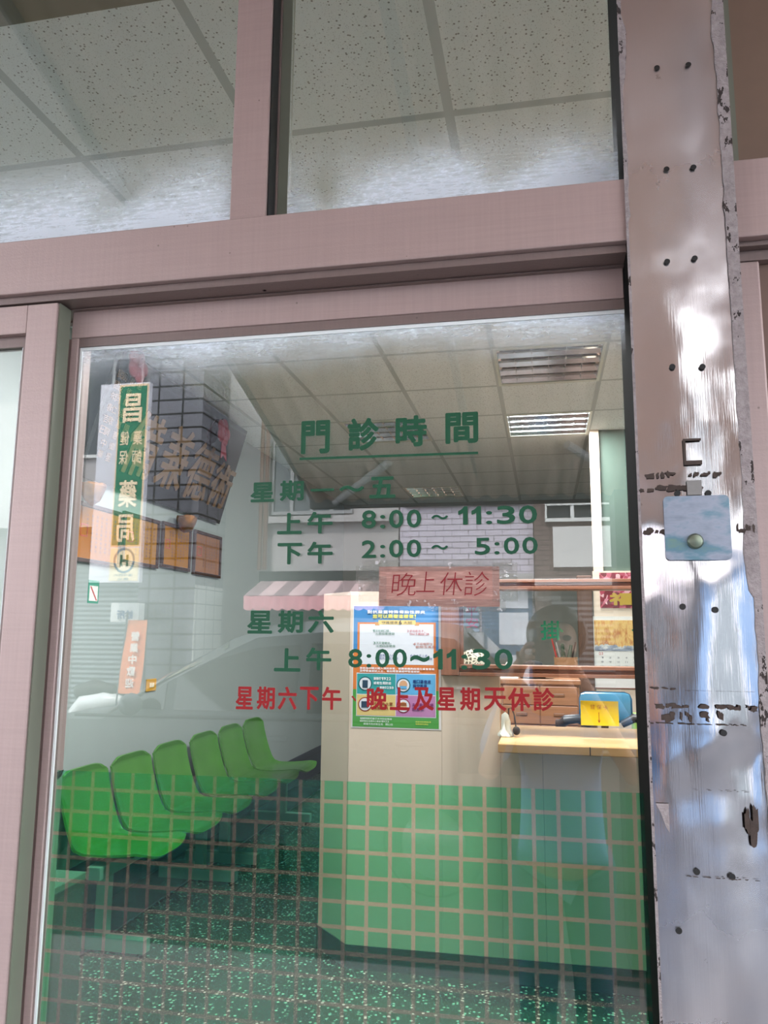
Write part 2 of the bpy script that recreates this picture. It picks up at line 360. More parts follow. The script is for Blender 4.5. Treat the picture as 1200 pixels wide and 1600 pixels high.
# transom lights
w1 = sempty('window_1'); zTop = 2.95
xm0, xm1 = gx(359, 330, -0.055), gx(415, 330, -0.055)
MB().box(xm0, xm1, -0.055, -0.015, zT, zTop, 0.0015).box(XL, xm0, -0.055, -0.015, zTop-0.06, zTop).make('window_frame', M_alu, w1)
MB().box(xm1+0.0005, xm1+0.002, -0.050, -0.018, zT, zTop).make('frame_edge', M_black, w1)
MB().box(XL, xm0, -0.038, -0.033, zT, zTop-0.06).make('window_glass', M_glass, w1)
MB().box(XL, xm0, -0.0395, -0.0385, zT, zT+0.25).make('dusty_glare', mat_dusty_glare('transom_dusty_glare', zT+0.22, zT-0.01, 2.6), w1)
w2 = sempty('window_2')
xa2, xb3 = gx(425, 330, -0.01), gx(436, 330, -0.01)
MB().box(xa2-0.05, xb3-0.006, -0.008, 0.030, zT, zTop, 0.001).box(xb3, XC, -0.008, 0.030, zTop-0.06, zTop).make('window_frame', M_alu_d, w2)
MB().box(xb3-0.0055, xb3+0.012, -0.004, 0.012, zT, zTop).make('glazing_bead', M_gasket, w2)
MB().box(xb3+0.0125, XC+0.01, -0.0025, 0.0025, zT, zTop-0.06).make('window_glass', M_glass, w2)
MB().box(xb3+0.0125, XC, -0.0042, -0.0032, zT, zT+0.22).make('dusty_glare', mat_dusty_glare('transom_dusty_glare_streaks', zT+0.20, zT-0.01, 4.2), w2)
# building front over the transom, and the house above the shop
M_conc = plain('weathered_concrete', (165, 160, 152), 0.85, var=0.15, scale=2.5)
struct(MB().box(XL-0.3, 3.0, -0.08, 0.06, zTop, 3.6).make('trim_lintel', M_conc))
struct(MB().box(-6, 6, 0.06, 8.45, 3.62, 9.0).make('wall_upper', M_conc))
struct(MB().box(XL-0.3, XL, -0.08, 0.06, 0, 3.0).make('trim_jamb', M_conc))

# steel-clad column
colm = thing('steel_column', 'wrinkled mirror-bright stainless steel clad column with screw holes and torn tape marks', 'column', (0.206, -0.01, 0))
def mat_steel():
    b = NB('wrinkled_stainless'); p, x = b.pos()
    big = b.noise(b.scale(p, (1.6, 1, 0.6)), 4, 1.0, 0.3); mid = b.noise(b.scale(p, (1.5, 1, 1)), 16, 1, 0.3)
    scr = b.noise(b.scale(p, (80, 1, 2.0)), 8, 3)
    h = b.math('ADD', b.math('MULTIPLY', big, 1.0), b.math('ADD', b.math('MULTIPLY', mid, 0.045), b.math('MULTIPLY', scr, 0.002)))
    worn = b.noise(p, 9, 5, 0.6); haze = b.math('ADD', b.rng(x[2], 1.85, 2.25, 0.0, 0.22), b.rng(x[2], 1.30, 1.12, 0.0, 0.20))
    rough = b.math('ADD', b.rng(worn, 0.3, 0.75, 0.05, 0.16), haze)
    stain = b.math('GREATER_THAN', b.math('ADD', b.noise(p, 14, 6, 0.7), b.rng(x[2], 1.6, 2.6, 0, 0.0)), 0.68)
    col = b.mix(b.math('MULTIPLY', stain, 0.35), (0.66, 0.63, 0.65), srgb(120, 108, 108))
    return b.done(b.bsdf(col, rough, 1.0, b.bump(h, 0.75, 0.05)))
M_steel = mat_steel()
CX0, CX1, CYF = XC, 0.281, -0.075
sk = MB()
nx, nz = 14, 150
def dent(xx, zz): return 0.0022*noise.noise(Vector((xx*9, 3.3, zz*4.2))) + 0.0008*noise.noise(Vector((xx*30, 7.1, zz*17)))
sk.grid(lambda u, v: Vector((CX0+(CX1-CX0)*u, CYF + dent(CX0+(CX1-CX0)*u, 3.0*v)*min(1, 6*u, 6*(1-u)), 3.0*v)), nx, nz)
sk.make('steel_skin', M_steel, colm, smooth=True)
MB().box(CX0+0.0005, CX1-0.0005, CYF+0.004, 0.06, 0, 3.0).make('column_core', plain('black_sealant', (13, 12, 12), 0.9, spec=0.05), colm, label='black sealed sides of the column')
def mat_crust():
    b = NB('crusty_old_sealant'); p, x = b.pos(); n = b.noise(p, 120, 5, 0.7); d = b.noise(b.scale(p, (1, 1, 0.5)), 60, 4, 0.7)
    col = b.mix(b.math('GREATER_THAN', d, 0.60), b.mix(n, srgb(112, 100, 100), srgb(196, 184, 184)), srgb(58, 48, 46))
    return b.done(b.bsdf(col, 0.9, normal=b.bump(n, 0.9, 0.006)))
M_crust = mat_crust()
for side, name in ((1, 'sealant_crust'), (0, 'sealant_crust')):
    cr = MB(); pts_a, pts_b = [], []
    for i in range(0, 301):
        z = 3.0*i/300; n1 = noise.noise(Vector((side*5, z*9, 1))); n2 = noise.noise(Vector((side*5, z*40, 2)))
        if side: wd = 0.008 + 0.005*max(0, n1) + 0.003*n2 + (0.006 if 1.55 < z < 2.6 else 0)
        else: wd = 0.003 + (0.012*max(0, n1+0.25) + 0.004*n2 if z > 2.1 else 0.002*n2*0.5)
        wd = max(0.0015, wd)
        pts_a.append(Vector((CX1+0.002 if side else CX0-0.0005, CYF-0.0022, z))); pts_b.append(Vector((CX1-wd if side else CX0+wd, CYF-0.0028+0.001*n2, z)))
    for i in range(300): cr.quad(pts_a[i], pts_b[i], pts_b[i+1], pts_a[i+1])
    bmesh.ops.remove_doubles(cr.b, verts=cr.b.verts, dist=1e-6); cr.solid(0.002); cr.make(name, M_crust, colm)
holes = [(1026, 108), (1075, 103), (1041, 266), (1083, 263), (1042, 410), (1085, 405), (1050, 574), (1097, 574), (1058, 771), (1106, 771), (1066, 948), (1117, 953), (1088, 1361), (1143, 1369), (1130, 1145), (1060, 1453)]
for hx, hy in holes:
    p = on(hx, hy, 1, CYF)
    h = MB(); h.lathe([(0.0042, 0.0), (0.0034, 0.001), (0.0022, 0.0016)], (p.x, CYF-0.0032, p.z), 'y', 12)
    h.make('screw_hole', M_black, colm)
M_tape = plain('dried_tape_residue', (74, 60, 54), 0.8, var=0.4, scale=90, bump=0.5)
def scrap(n, x0, y0, x1, y1, dens=0.6, seed=1):      # torn flakes of old tape between two photo points
    rnd = random.Random(seed); t = MB(); a = on(x0, y0, 1, CYF); c = on(x1, y1, 1, CYF); wT = c.x-a.x; hT = abs(a.z-c.z)
    for i in range(n):
        if rnd.random() > dens: continue
        cx = a.x+wT*(i+rnd.uniform(0.1, 0.9))/n; cz = (a.z+c.z)/2+rnd.uniform(-0.25, 0.25)*hT
        rx = wT/n*rnd.choice((0.3, 0.5, 0.7, 1.1)); rz = hT*rnd.uniform(0.22, 0.5); k = 11
        pts = []
        for q in range(k):
            an = 2*math.pi*q/k; rr = rnd.uniform(0.55, 1.15); cc, ss = math.cos(an), math.sin(an)
            pts.append(Vector((cx+rx*rr*math.copysign(abs(cc)**0.6, cc), CYF-0.0036-0.0003*(i % 3), cz+rz*rr*math.copysign(abs(ss)**0.6, ss))))
        t.prism(pts, (0, 0.0006, 0))
    if len(t.b.verts): t.make('tape_residue', M_tape, colm)
scrap(14, 1012, 738, 1130, 746, 0.7, 3); scrap(12, 1000, 761, 1120, 768, 0.7, 4); scrap(10, 1000, 782, 1060, 790, 0.6, 5)
scrap(7, 1002, 826, 1050, 838, 0.8, 6); scrap(5, 1150, 818, 1180, 834, 0.7, 7)
scrap(18, 1018, 1098, 1180, 1112, 0.95, 8); scrap(14, 1014, 1128, 1170, 1135, 0.95, 9); scrap(16, 1030, 1110, 1150, 1130, 0.5, 10)
scrap(10, 1016, 1073, 1055, 1078, 0.8, 11); scrap(22, 1068, 1079, 1180, 1081, 0.7, 12)
scrap(3, 1160, 1258, 1188, 1320, 1.0, 13); scrap(14, 1070, 1369, 1200, 1375, 0.8, 14); scrap(16, 1075, 1233, 1185, 1237, 0.5, 15)
p0, p1 = on(1066, 687, 1, CYF), on(1096, 720, 1, CYF)
t = MB(); t.box(p0.x, p1.x, CYF-0.005, CYF-0.003, p0.z-0.003, p0.z); t.box(p0.x, p0.x+0.003, CYF-0.005, CYF-0.003, p1.z, p0.z-0.003); t.box(p0.x, p1.x, CYF-0.005, CYF-0.003, p1.z-0.006, p1.z); t.make('glue_square', M_tape, colm)
p0, p1 = on(1072, 752, 1, CYF), on(1096, 774, 1, CYF); MB().box(p0.x, p1.x, CYF-0.006, CYF-0.003, p1.z, p0.z).make('glue_square', plain('grey_glue', (134, 130, 128), 0.7, var=0.2, scale=50), colm)
p0, p1 = on(1024, 1254, 1, CYF), on(1046, 1300, 1, CYF); MB().prism([(p0.x, CYF-0.0035, p0.z), (p1.x, CYF-0.0035, p0.z), (p1.x, CYF-0.0035, p1.z), (p0.x+0.012, CYF-0.0035, p1.z+0.006), (p0.x+0.006, CYF-0.0035, p0.z-0.012)], (0, 0.001, 0)).make('tape_residue', M_crust, colm)
p0, p1 = on(1035, 777, 1, CYF), on(1143, 875, 1, CYF)
def mat_plate():
    b = NB('blue_grey_translucent_plate'); p, x = b.pos()
    n = b.noise(b.scale(p, (1, 1, 2.2)), 13, 4, 0.6)
    col = b.ramp(n, [(0.3, srgb(112, 122, 134)), (0.5, srgb(146, 152, 168)), (0.62, srgb(96, 130, 146)), (0.75, srgb(112, 140, 128))])
    return b.done(b.bsdf(col, 0.22, 0.1))
rc = 0.006; cor = [(p1.x-rc, p0.z-rc, 0), (p0.x+rc, p0.z-rc, 1), (p0.x+rc, p1.z+rc, 2), (p1.x-rc, p1.z+rc, 3)]
pm = MB().prism([Vector((x+rc*math.cos((k+t/4)*math.pi/2), CYF-0.0065, z+rc*math.sin((k+t/4)*math.pi/2))) for x, z, k in cor for t in range(5)], (0, 0.0035, 0)).make('lock_plate', mat_plate(), colm, label='blue-grey rounded plate with a lock dome')
q = on(1086, 846, 1, CYF-0.007); MB().lathe([(0.0105, 0), (0.0105, -0.004), (0.0085, -0.0065), (0.003, -0.0075)], (q.x, CYF-0.0066, q.z), 'y', 20).make('lock_dome', plain('dull_nickel', (120, 128, 112), 0.3, 0.8), pm, smooth=True)

# bay right of the column
xr0 = CX1+0.002
zT2, zB2 = gz(1150, 250, -0.05), gz(1150, 371, -0.05)
w3 = sempty('window_3')
MB().box(xr0, 1.75, -0.05, 0.05, zB2, zT2, 0.002).box(xr0, xr0+0.012, -0.03, 0.04, zT2, zTop).make('window_frame', M_alu, w3)
MB().box(xr0+0.0125, xr0+0.024, -0.012, 0.012, zT2, zTop).make('glazing_bead', M_gasket, w3)
M_brown = plain('brown_board', (132, 108, 92), 0.5, var=0.08, scale=30)
MB().box(xr0+0.0245, 1.75, 0.0, 0.012, zT2, zTop).make('window_panel', M_brown, w3)
d3 = sempty('door_3'); zB3, zB4 = gz(1155, 388, -0.03), gz(1155, 404, -0.03)
MB().box(xr0, 1.75, -0.035, 0.05, zB3, zB2-0.0005).box(xr0, 1.75, -0.02, 0.05, zB4, zB3-0.0005).make('door_track', M_alu_d, d3)
xs3 = gx(1187, 420, -0.02)
MB().box(xr0+0.006, xs3, -0.02, 0.02, 0.03, zB4-0.0005, 0.003).make('door_frame', M_alu, d3)
MB().box(xs3, 1.75, -0.004, 0.008, 0.03, zB4-0.0005).make('door_panel', plain('brown_door_panel', (118, 92, 82), 0.45, var=0.1), d3)
#@@INTERIOR
# ------------------------------------------------------------------ ceiling lights
M_tube_on = None
def mat_emit(name, col, s):
    b = NB(name); return b.done(b.bsdf((0.8, 0.8, 0.8), 0.4, emit=col, estr=s))
M_lit = mat_emit('lit_fluorescent_tube', (0.93, 0.97, 1.0), 16.0)
M_unlit = plain('unlit_tube', (215, 218, 214), 0.3)
M_refl = plain('bright_reflector', (225, 228, 228), 0.12, 1.0, var=0.02)
M_flange = plain('white_steel', (214, 216, 206), 0.4)
def troffer(i, j, lit, label):
    x0, y0 = LX[0]+LX[1]*i, LY[0]+LY[1]*j; x1, y1 = x0+LX[1], y0+LY[1]; cx, cy = (x0+x1)/2, (y0+y1)/2
    t = thing('ceiling_light', label, 'ceiling light', (cx, cy, ZC), 'square troffer lights in the ceiling')
    e = 0.018; f = MB()
    f.box(x0, x1, y0, y0+0.035, ZC-0.004, ZC+0.012).box(x0, x1, y1-0.035, y1, ZC-0.004, ZC+0.012).box(x0, x0+e, y0+0.035, y1-0.035, ZC-0.004, ZC+0.012).box(x1-e, x1, y0+0.035, y1-0.035, ZC-0.004, ZC+0.012)
    f.make('frame', M_flange, t)
    xa, xb, ya, yb = x0+e, x1-e, y0+0.035, y1-0.035
    h = MB(); h.box(xa, xb, ya, yb, ZC+0.065, ZC+0.069).box(xa-0.004, xa, ya, yb, ZC+0.012, ZC+0.065).box(xb, xb+0.004, ya, yb, ZC+0.012, ZC+0.065).box(xa, xb, ya-0.004, ya, ZC+0.012, ZC+0.065).box(xa, xb, yb, yb+0.004, ZC+0.012, ZC+0.065)
    h.make('reflector', M_refl, t)
    n = 4; p = (yb-ya)/n
    for k in range(n):
        yc = ya+p*(k+0.5); MB().tube([(xa+0.01, yc, ZC+0.045), (xb-0.01, yc, ZC+0.045)], 0.013, 12).make('tube', M_lit if lit else M_unlit, t)
    lv = MB()
    for k in range(n+1):
        yc = ya+p*k
        lv.prism([(xa, max(ya, yc-0.008), ZC+0.03), (xa, yc, ZC+0.004), (xa, min(yb, yc+0.008), ZC+0.03)], (xb-xa, 0, 0))
    for k in range(1, 6):
        xc = xa+(xb-xa)*k/6; lv.prism([(xc-0.004, ya, ZC+0.026), (xc, ya, ZC+0.010), (xc+0.004, ya, ZC+0.026)], (0, yb-ya, 0))
    lv.make('louvre', M_refl, t)
    if lit:
        a = lamp('tube_or_fill_light', 'AREA', (cx, cy, ZC-0.01), (48 if i else 108) if j < 3 else 96, (1.0, 0.99, 1.0), (0, 0, 0), 0.55, 0.55); a.data.use_shadow = True  # tube light of the lit bay, added fill in the front bays
troffer(0, 3, False, 'unlit mirrored ceiling light nearest the door glass, above the counter')
troffer(0, 5, True, 'the one brightly lit ceiling light, behind an unlit one above the counter')
troffer(-2, 5, False, 'unlit ceiling light seen behind the title lettering, halfway down the room')
troffer(-2, 9, False, 'unlit ceiling light deepest in the room, above the back wall')
for i, j in ((-2, 1), (0, 1)): troffer(i, j, True, 'added unseen lit ceiling light %s' % ('over the row of green chairs' if i else 'over the gap between door and counter'))  # two unseen lights added to brighten the room from above

# ------------------------------------------------------------------ reception counter
CY = 2.529; A0, A1 = gx(540, 1512, CY), -1.114; AY1 = 2.735
ct = thing('reception_counter', 'cream reception counter with dark base and chamfered corner', 'counter', (0.2, CY+0.3, 0))
XE = 1.62; T = 0.09; zt = 1.70
wx0 = gx(690, 1000, CY)                    # wooden window frame, outer left
wz1, wz0 = gz(900, 905, CY), gz(850, 1058, CY)
sx0 = gx(781, 1100, CY)                    # service opening
jx = gx(848, 1190, CY)
def cpanel(x0, x1, z0, z1, **k): MB().box(x0, x1, CY, CY+T, z0, z1).make('panel', M_cream, ct, **k)
cpanel(A0, wx0-0.001, 0, zt); cpanel(wx0, sx0-0.001, 0, wz0-0.001); cpanel(sx0, jx-0.001, 0, 1.005); cpanel(jx+0.0005, XE, 0, 1.005)
MB().box(wx0, XE, CY+T-0.01, CY+T, 0, 0.95).make('panel_backing', M_black, ct)
MB().prism([(A0-0.001, CY, 0), (A1, AY1, 0), (A1+0.075, AY1+0.05, 0), (A0-0.001, CY+T, 0)], (0, 0, zt)).make('corner_panel', M_cream, ct)
MB().box(A1, A1+0.07, AY1+0.001, 4.9, 0, zt).make('side_panel', M_cream, ct)
b = MB(); b.box(A0, XE, CY-0.006, CY-0.0005, 0, 0.10); b.prism([(A0, CY-0.006, 0), (A1-0.006, AY1-0.004, 0), (A1-0.001, AY1, 0), (A0-0.0005, CY-0.0005, 0)], (0, 0, 0.10)); b.box(A1-0.006, A1-0.0005, AY1, 4.9, 0, 0.10)
b.make('plinth', plain('dark_green_skirting', (34, 56, 50), 0.3, var=0.1), ct, label='dark green plinth')
M_wood = plain('honey_wood', (196, 156, 104), 0.35, var=0.12, scale=5)
lz = 1.045; ly = on(900, 1166, 2, lz).y
lg = MB().box(sx0+0.005, XE, ly, CY+0.42, lz-0.038, lz, 0.004).make('counter_ledge', M_wood, ct, label='honey-coloured wooden ledge')
jl = on(922, 1170, 1, ly); MB().box(jl.x-0.002, jl.x+0.002, ly-0.0008, ly, lz-0.036, lz-0.002).make('joint', M_black, lg)
# wooden sliding window over the opening
def mat_grain(name, rgb, axis):
    b = NB(name); p, x = b.objco(); c = srgb(*rgb)
    sc = [30, 30, 30]; sc[axis] = 1.2
    n = b.noise(b.scale(p, sc), 3, 4, 0.6)
    return b.done(b.bsdf(b.mix(n, tuple(k*0.55 for k in c), tuple(k*1.3 for k in c)), 0.35, spec=0.5))
M_wx, M_wz = mat_grain('reddish_brown_wood', (150, 100, 76), 0), mat_grain('reddish_brown_upright_wood', (150, 104, 84), 2)
wf = MB().box(wx0, wx0+0.085, CY-0.03, CY+0.10, wz0, wz1, 0.004).make('window_frame', M_wz, ct, label='reddish brown wooden window frame')
zr = gz(850, 922, CY); zs = gz(850, 1040, CY)
m = MB()
for (za, zb_) in ((zr, wz1), (wz0, zs)):
    hgt = (zb_-za)/3
    for k, yy in enumerate((-0.03, -0.018, -0.027)): m.box(wx0+0.086, XE, CY+yy, CY+0.10, za+hgt*k+0.0006, za+hgt*(k+1)-0.0006, 0.002)
m.make('window_rail', M_wx, wf)
MB().box(wx0+0.086, wx0+0.10, CY+0.02, CY+0.05, zs, zr).make('sash_edge', M_wz, wf)
MB().box(wx0+0.10, XE, CY+0.030, CY+0.034, zs, zr).make('window_pane', M_glass_in, ct)
M_dkgrn = plain('deep_green_letter', (12, 122, 84), 0.5)
YV = CY+0.0285
def stacked(label, items, mat, off):
    a0 = on(items[0][1], items[0][4], 1, YV); t = thing('vinyl_lettering', label, 'lettering', (a0.x, YV, a0.z))
    for (ch, x0, y0, x1, y1) in items:
        a, c = on(x0, y1, 1, YV), on(x1, y0, 1, YV); m = MB(); write(m, ch, (a.x, YV, a.z), XA, ZA, c.x-a.x, c.z-a.z, off, depth=0.0004); m.make('character', mat, t)
stacked('green characters 掛號 on the wood-framed counter window', [('掛', 845, 970, 880, 1000), ('號', 988, 971, 1023, 1001)], M_dkgrn, 0.014)
stacked('small pinkish red characters stacked on the counter window', [('平', 728, 948, 746, 963), ('安', 728, 965, 747, 981)], plain('faded_pink_red', (200, 70, 92), 0.5), 0.005)

# health poster
px0, px1 = gx(550, 1040, CY), gx(689, 1040, CY); pz0, pz1 = gz(620, 1139, CY), gz(620, 946, CY); PW, PH = px1-px0, pz1-pz0
po = thing('health_poster', 'blue, orange and green health poster taped to the cream counter front', 'poster', (px0, CY-0.002, pz0))
PM = lambda n, rgb: plain('poster_'+n, rgb, 0.45, var=0.03)
def pr(u0, v0, u1, v1, k): y = CY-0.0012-0.0004*k; return px0+PW*u0, px0+PW*u1, y, y+0.0003, pz0+PH*(1-v1), pz0+PH*(1-v0)
def pbox(name, u0, v0, u1, v1, k, mat, par=None, bev=0.0): return MB().box(*pr(u0, v0, u1, v1, k)).make(name, mat, par or po)
sheet = pbox('sheet', 0, 0, 1, 1, 0, PM('white', (228, 224, 222)))
pbox('blue_band', 0.015, 0.006, 0.975, 0.37, 1, PM('blue', (70, 140, 200)), sheet); pbox('orange_band', 0.015, 0.37, 0.975, 0.69, 1, PM('orange', (222, 128, 62)), sheet); pbox('green_band', 0.015, 0.69, 0.975, 0.99, 1, PM('green', (78, 160, 70)), sheet)
pbox('tips_border', 0.06, 0.14, 0.945, 0.505, 2, PM('orange', 0)); pbox('tips_panel', 0.085, 0.155, 0.92, 0.485, 3, PM('paper', (226, 230, 238)))
pbox('ribbon', 0.30, 0.122, 0.72, 0.158, 4, PM('yellow', (240, 208, 120))); pbox('ribbon', 0.26, 0.138, 0.31, 0.166, 3.5, PM('ribbon_fold', (214, 150, 80))); pbox('ribbon', 0.71, 0.138, 0.76, 0.166, 3.5, PM('ribbon_fold', 0))
pbox('advice_border', 0.055, 0.555, 0.945, 0.905, 2, PM('paper', 0))
for (u0, v0, u1, v1, c) in ((0.062, 0.562, 0.497, 0.725, ('teal', (52, 160, 160))), (0.503, 0.562, 0.938, 0.725, ('sky', (96, 176, 226))), (0.062, 0.732, 0.497, 0.898, ('sand', (226, 200, 130))), (0.503, 0.732, 0.938, 0.898, ('mauve', (190, 130, 180)))):
    pbox('advice_panel', u0, v0, u1, v1, 3, PM(*c))
def ptext(name, s, u0, v0, u1, v1, mat, off=0.012, k=6):
    x0, x1, y, _, z0, z1 = pr(u0, v0, u1, v1, k); mb = MB(); n = len(s); cw = (x1-x0)/n
    for i, ch in enumerate(s):
        if ch == ' ': continue
        if ch in '，、。!：': write(mb, ch, (x0+cw*(i+0.1), y, z0), XA, ZA, cw*0.3, (z1-z0)*0.35 if ch != '!' else (z1-z0), 0)
        else: write(mb, ch, (x0+cw*(i+0.04), y, z0), XA, ZA, cw*(0.92 if ord(ch) > 200 else 0.8), z1-z0, off if off >= 0.03 else 0.0)
    mb.make(name, mat, po)
W_, Y_, K_ = PM('text_white', (246, 246, 250)), PM('text_yellow', (250, 240, 110)), PM('text_black', (30, 30, 36))
ptext('headline', '對抗嚴重特殊傳染性肺炎', 0.17, 0.040, 0.83, 0.068, W_, 0.03); ptext('headline', '您可以跟著這樣做!', 0.23, 0.074, 0.76, 0.106, Y_, 0.03)
ptext('ribbon_text', '守護健康', 0.335, 0.130, 0.52, 0.152, K_, 0.01); ptext('ribbon_text', '6', 0.53, 0.124, 0.57, 0.157, K_, 0.03); ptext('ribbon_text', '大招', 0.58, 0.130, 0.68, 0.152, K_, 0.01)
G_, R_ = PM('text_green', (60, 120, 90)), PM('text_red', (190, 60, 60)); N_ = PM('text_navy', (50, 80, 140)); O_ = PM('text_rust', (180, 96, 70))
for (s1, s2, u, v, m_) in (('1咳嗽戴口罩，', '注意咳嗽禮節', 0.23, 0.20, G_), ('2肥皂勤洗手，', '勿以手觸碰口鼻', 0.62, 0.20, R_), ('3天天量體溫，', '注意自身健康', 0.24, 0.30, G_), ('4不接觸野生', '動物及禽鳥', 0.69, 0.305, O_), ('5避免出入中', '國大陸及港澳', 0.27, 0.40, N_), ('6生食不上桌，', '吃熟食', 0.66, 0.40, N_)):
    ptext('tip_text', s1, u, v, u+0.225, v+0.020, m_, 0.015); ptext('tip_text', s2, u+0.03, v+0.024, u+0.255, v+0.044, m_, 0.015)
ptext('notice_text', '若您為中國大陸入境的旅客，或曾接觸與自湖北省有發燒', 0.09, 0.508, 0.93, 0.526, W_, 0.03); ptext('notice_text', '及呼吸道症狀人士，有出現發燒或呼吸道症狀：', 0.09, 0.530, 0.80, 0.548, W_, 0.03)
ptext('advice_text', '請撥打1922', 0.25, 0.588, 0.45, 0.612, W_, 0.03); ptext('advice_text', '或衛生局防疫', 0.25, 0.625, 0.45, 0.648, W_, 0.03); ptext('advice_text', '專線0250', 0.32, 0.662, 0.48, 0.682, W_, 0.03)
ptext('advice_text', '戴口罩儘速', 0.69, 0.605, 0.89, 0.632, PM('text_blue', (20, 66, 130)), 0.035); ptext('advice_text', '撥空就醫', 0.69, 0.640, 0.85, 0.665, PM('text_blue', 0), 0.035)
ptext('advice_text', '不搭乘大眾', 0.25, 0.79, 0.47, 0.815, PM('text_brown', (150, 84, 40)), 0.03); ptext('advice_text', '運輸工具', 0.25, 0.825, 0.42, 0.848, PM('text_brown', 0), 0.03)
ptext('advice_text', '主動告知醫師', 0.68, 0.79, 0.92, 0.815, PM('text_plum', (130, 40, 110)), 0.03); ptext('advice_text', '旅遊史', 0.68, 0.825, 0.82, 0.848, PM('text_plum', 0), 0.03)
ptext('footer_text', '相關問題可撥打本市防疫專線', 0.10, 0.915, 0.46, 0.931, W_, 0.02); ptext('footer_text', '國家衛生指揮中心專線1922', 0.10, 0.936, 0.43, 0.951, W_, 0.02); ptext('footer_text', '高雄市政府衛生局 關心您', 0.14, 0.958, 0.47, 0.974, W_, 0.02)
ptext('footer_text', '高雄市政府衛生局', 0.72, 0.932, 0.89, 0.944, Y_, 0.0); ptext('footer_text', '衛教資訊網站', 0.72, 0.950, 0.86, 0.962, Y_, 0.0)
for (u, v, c) in ((0.155, 0.643, (20, 90, 96)), (0.585, 0.65, (20, 110, 170)), (0.155, 0.81, (160, 60, 40)), (0.585, 0.815, (150, 40, 70))):
    x, _, y, _, z, _ = pr(u, v, u, v, 4)
    dsk = MB().lathe([(PW*0.078, 0), (PW*0.078, 0.0003)], (x, y, z), 'y', 28).make('round_icon', PM('ring%d' % c[0], c), po); MB().lathe([(PW*0.066, -0.0006), (PW*0.066, 0)], (x, y-0.0001, z), 'y', 28).make('icon_face', PM('paper', 0), dsk)
x0, x1, y, _, z0, z1 = pr(0.125, 0.615, 0.185, 0.675, 6); ph = MB(); ph.box(x0, x1, y-0.001, y, z0, z1, 0.0003); ph.make('phone_icon', PM('slate', (40, 66, 90)), po)
x0, x1, y, _, z0, z1 = pr(0.54, 0.61, 0.63, 0.69, 6); MB().lathe([(PW*0.045, 0), (PW*0.045, 0.0003)], ((x0+x1)/2, y-0.0006, z0+PH*0.045), 'y', 20).make('head_icon', PM('skin', (222, 170, 130)), po); MB().box(x0+PW*0.008, x1-PW*0.008, y-0.0012, y-0.0009, z0+PH*0.012, z0+PH*0.034).make('mask_icon', PM('sky', 0), po)
x0, x1, y, _, z0, z1 = pr(0.115, 0.785, 0.195, 0.835, 6); MB().box(x0, x1, y-0.001, y-0.0006, z0, z1).make('bus_icon', PM('slate', 0), po)
x0, x1, y, _, z0, z1 = pr(0.55, 0.79, 0.62, 0.835, 6); MB().lathe([(PW*0.04, 0), (PW*0.04, 0.0003)], ((x0+x1)/2, y-0.0006, (z0+z1)/2), 'y', 20).make('head_icon', PM('skin', 0), po); MB().box(x0, x1, y-0.0012, y-0.0009, (z0+z1)/2, z1).make('hair_icon', PM('text_brown', 0), po)
# sticky clear plastic curtain in front of the counter front
def sheetfn(u, v): return Vector((-0.40+0.30*u, CY-0.055+0.012*math.sin(u*19+v*2)+0.006*math.sin(v*17+u*8), 1.74-0.86*v))
cs = MB().grid(sheetfn, 40, 40); cs.solid(0.0006)
def mat_sheet():
    b = NB('creased_clear_sheet'); p, x = b.pos(); nrm = b.bump(b.noise(b.scale(p, (3, 3, 1)), 9, 2), 0.5, 0.02)
    return b.done(b.mixs(b.math('MULTIPLY', b.fresnel(1.3, nrm), 0.9), b.clear((0.985, 0.985, 0.98)), b.gloss((1, 1, 1), 0.03, nrm)))
tag(rooted(cs.make('plastic_sheet', mat_sheet(), smooth=True), (-0.25, CY-0.055, 1.74)), 'creased clear plastic sheet hanging in front of the counter', 'plastic sheet')

# things on and behind the counter
a, c = on(908, 1133, 1, CY+0.02), on(966, 1096, 1, CY+0.02)
sg = thing('card_sign', 'yellow paper sign with red writing and a down arrow on the ledge', 'sign', (a.x, CY+0.02, lz))
cw, chh = c.x-a.x, c.z-a.z
MB().box(a.x, c.x, CY+0.02, CY+0.0215, a.z, c.z).make('card', plain('yellow_card', (252, 232, 10), 0.5, var=0.03), sg)
M_ink = plain('red_ink', (176, 44, 40), 0.6)
wr = MB()
for i, ch in enumerate('健保卡'): write(wr, ch, (a.x+cw*(0.26+0.17*i), CY+0.0195, a.z+chh*(0.66-0.01*i)), XA, ZA, cw*0.12, chh*0.19, -0.01)
yy = CY+0.0192; xm = a.x+cw*0.48
wr.box(xm-0.0012, xm+0.0012, yy, yy+0.0004, a.z+chh*0.16, a.z+chh*0.54); wr.prism([(xm-0.007, yy, a.z+chh*0.26), (xm, yy, a.z+chh*0.10), (xm+0.007, yy, a.z+chh*0.26), (xm, yy, a.z+chh*0.16)], (0, 0.0004, 0))
wr.make('writing', M_ink, sg)
MB().box(a.x+0.01, c.x-0.01, CY+0.022, CY+0.030, lz, a.z+0.02).make('card_stand', M_clear, sg)
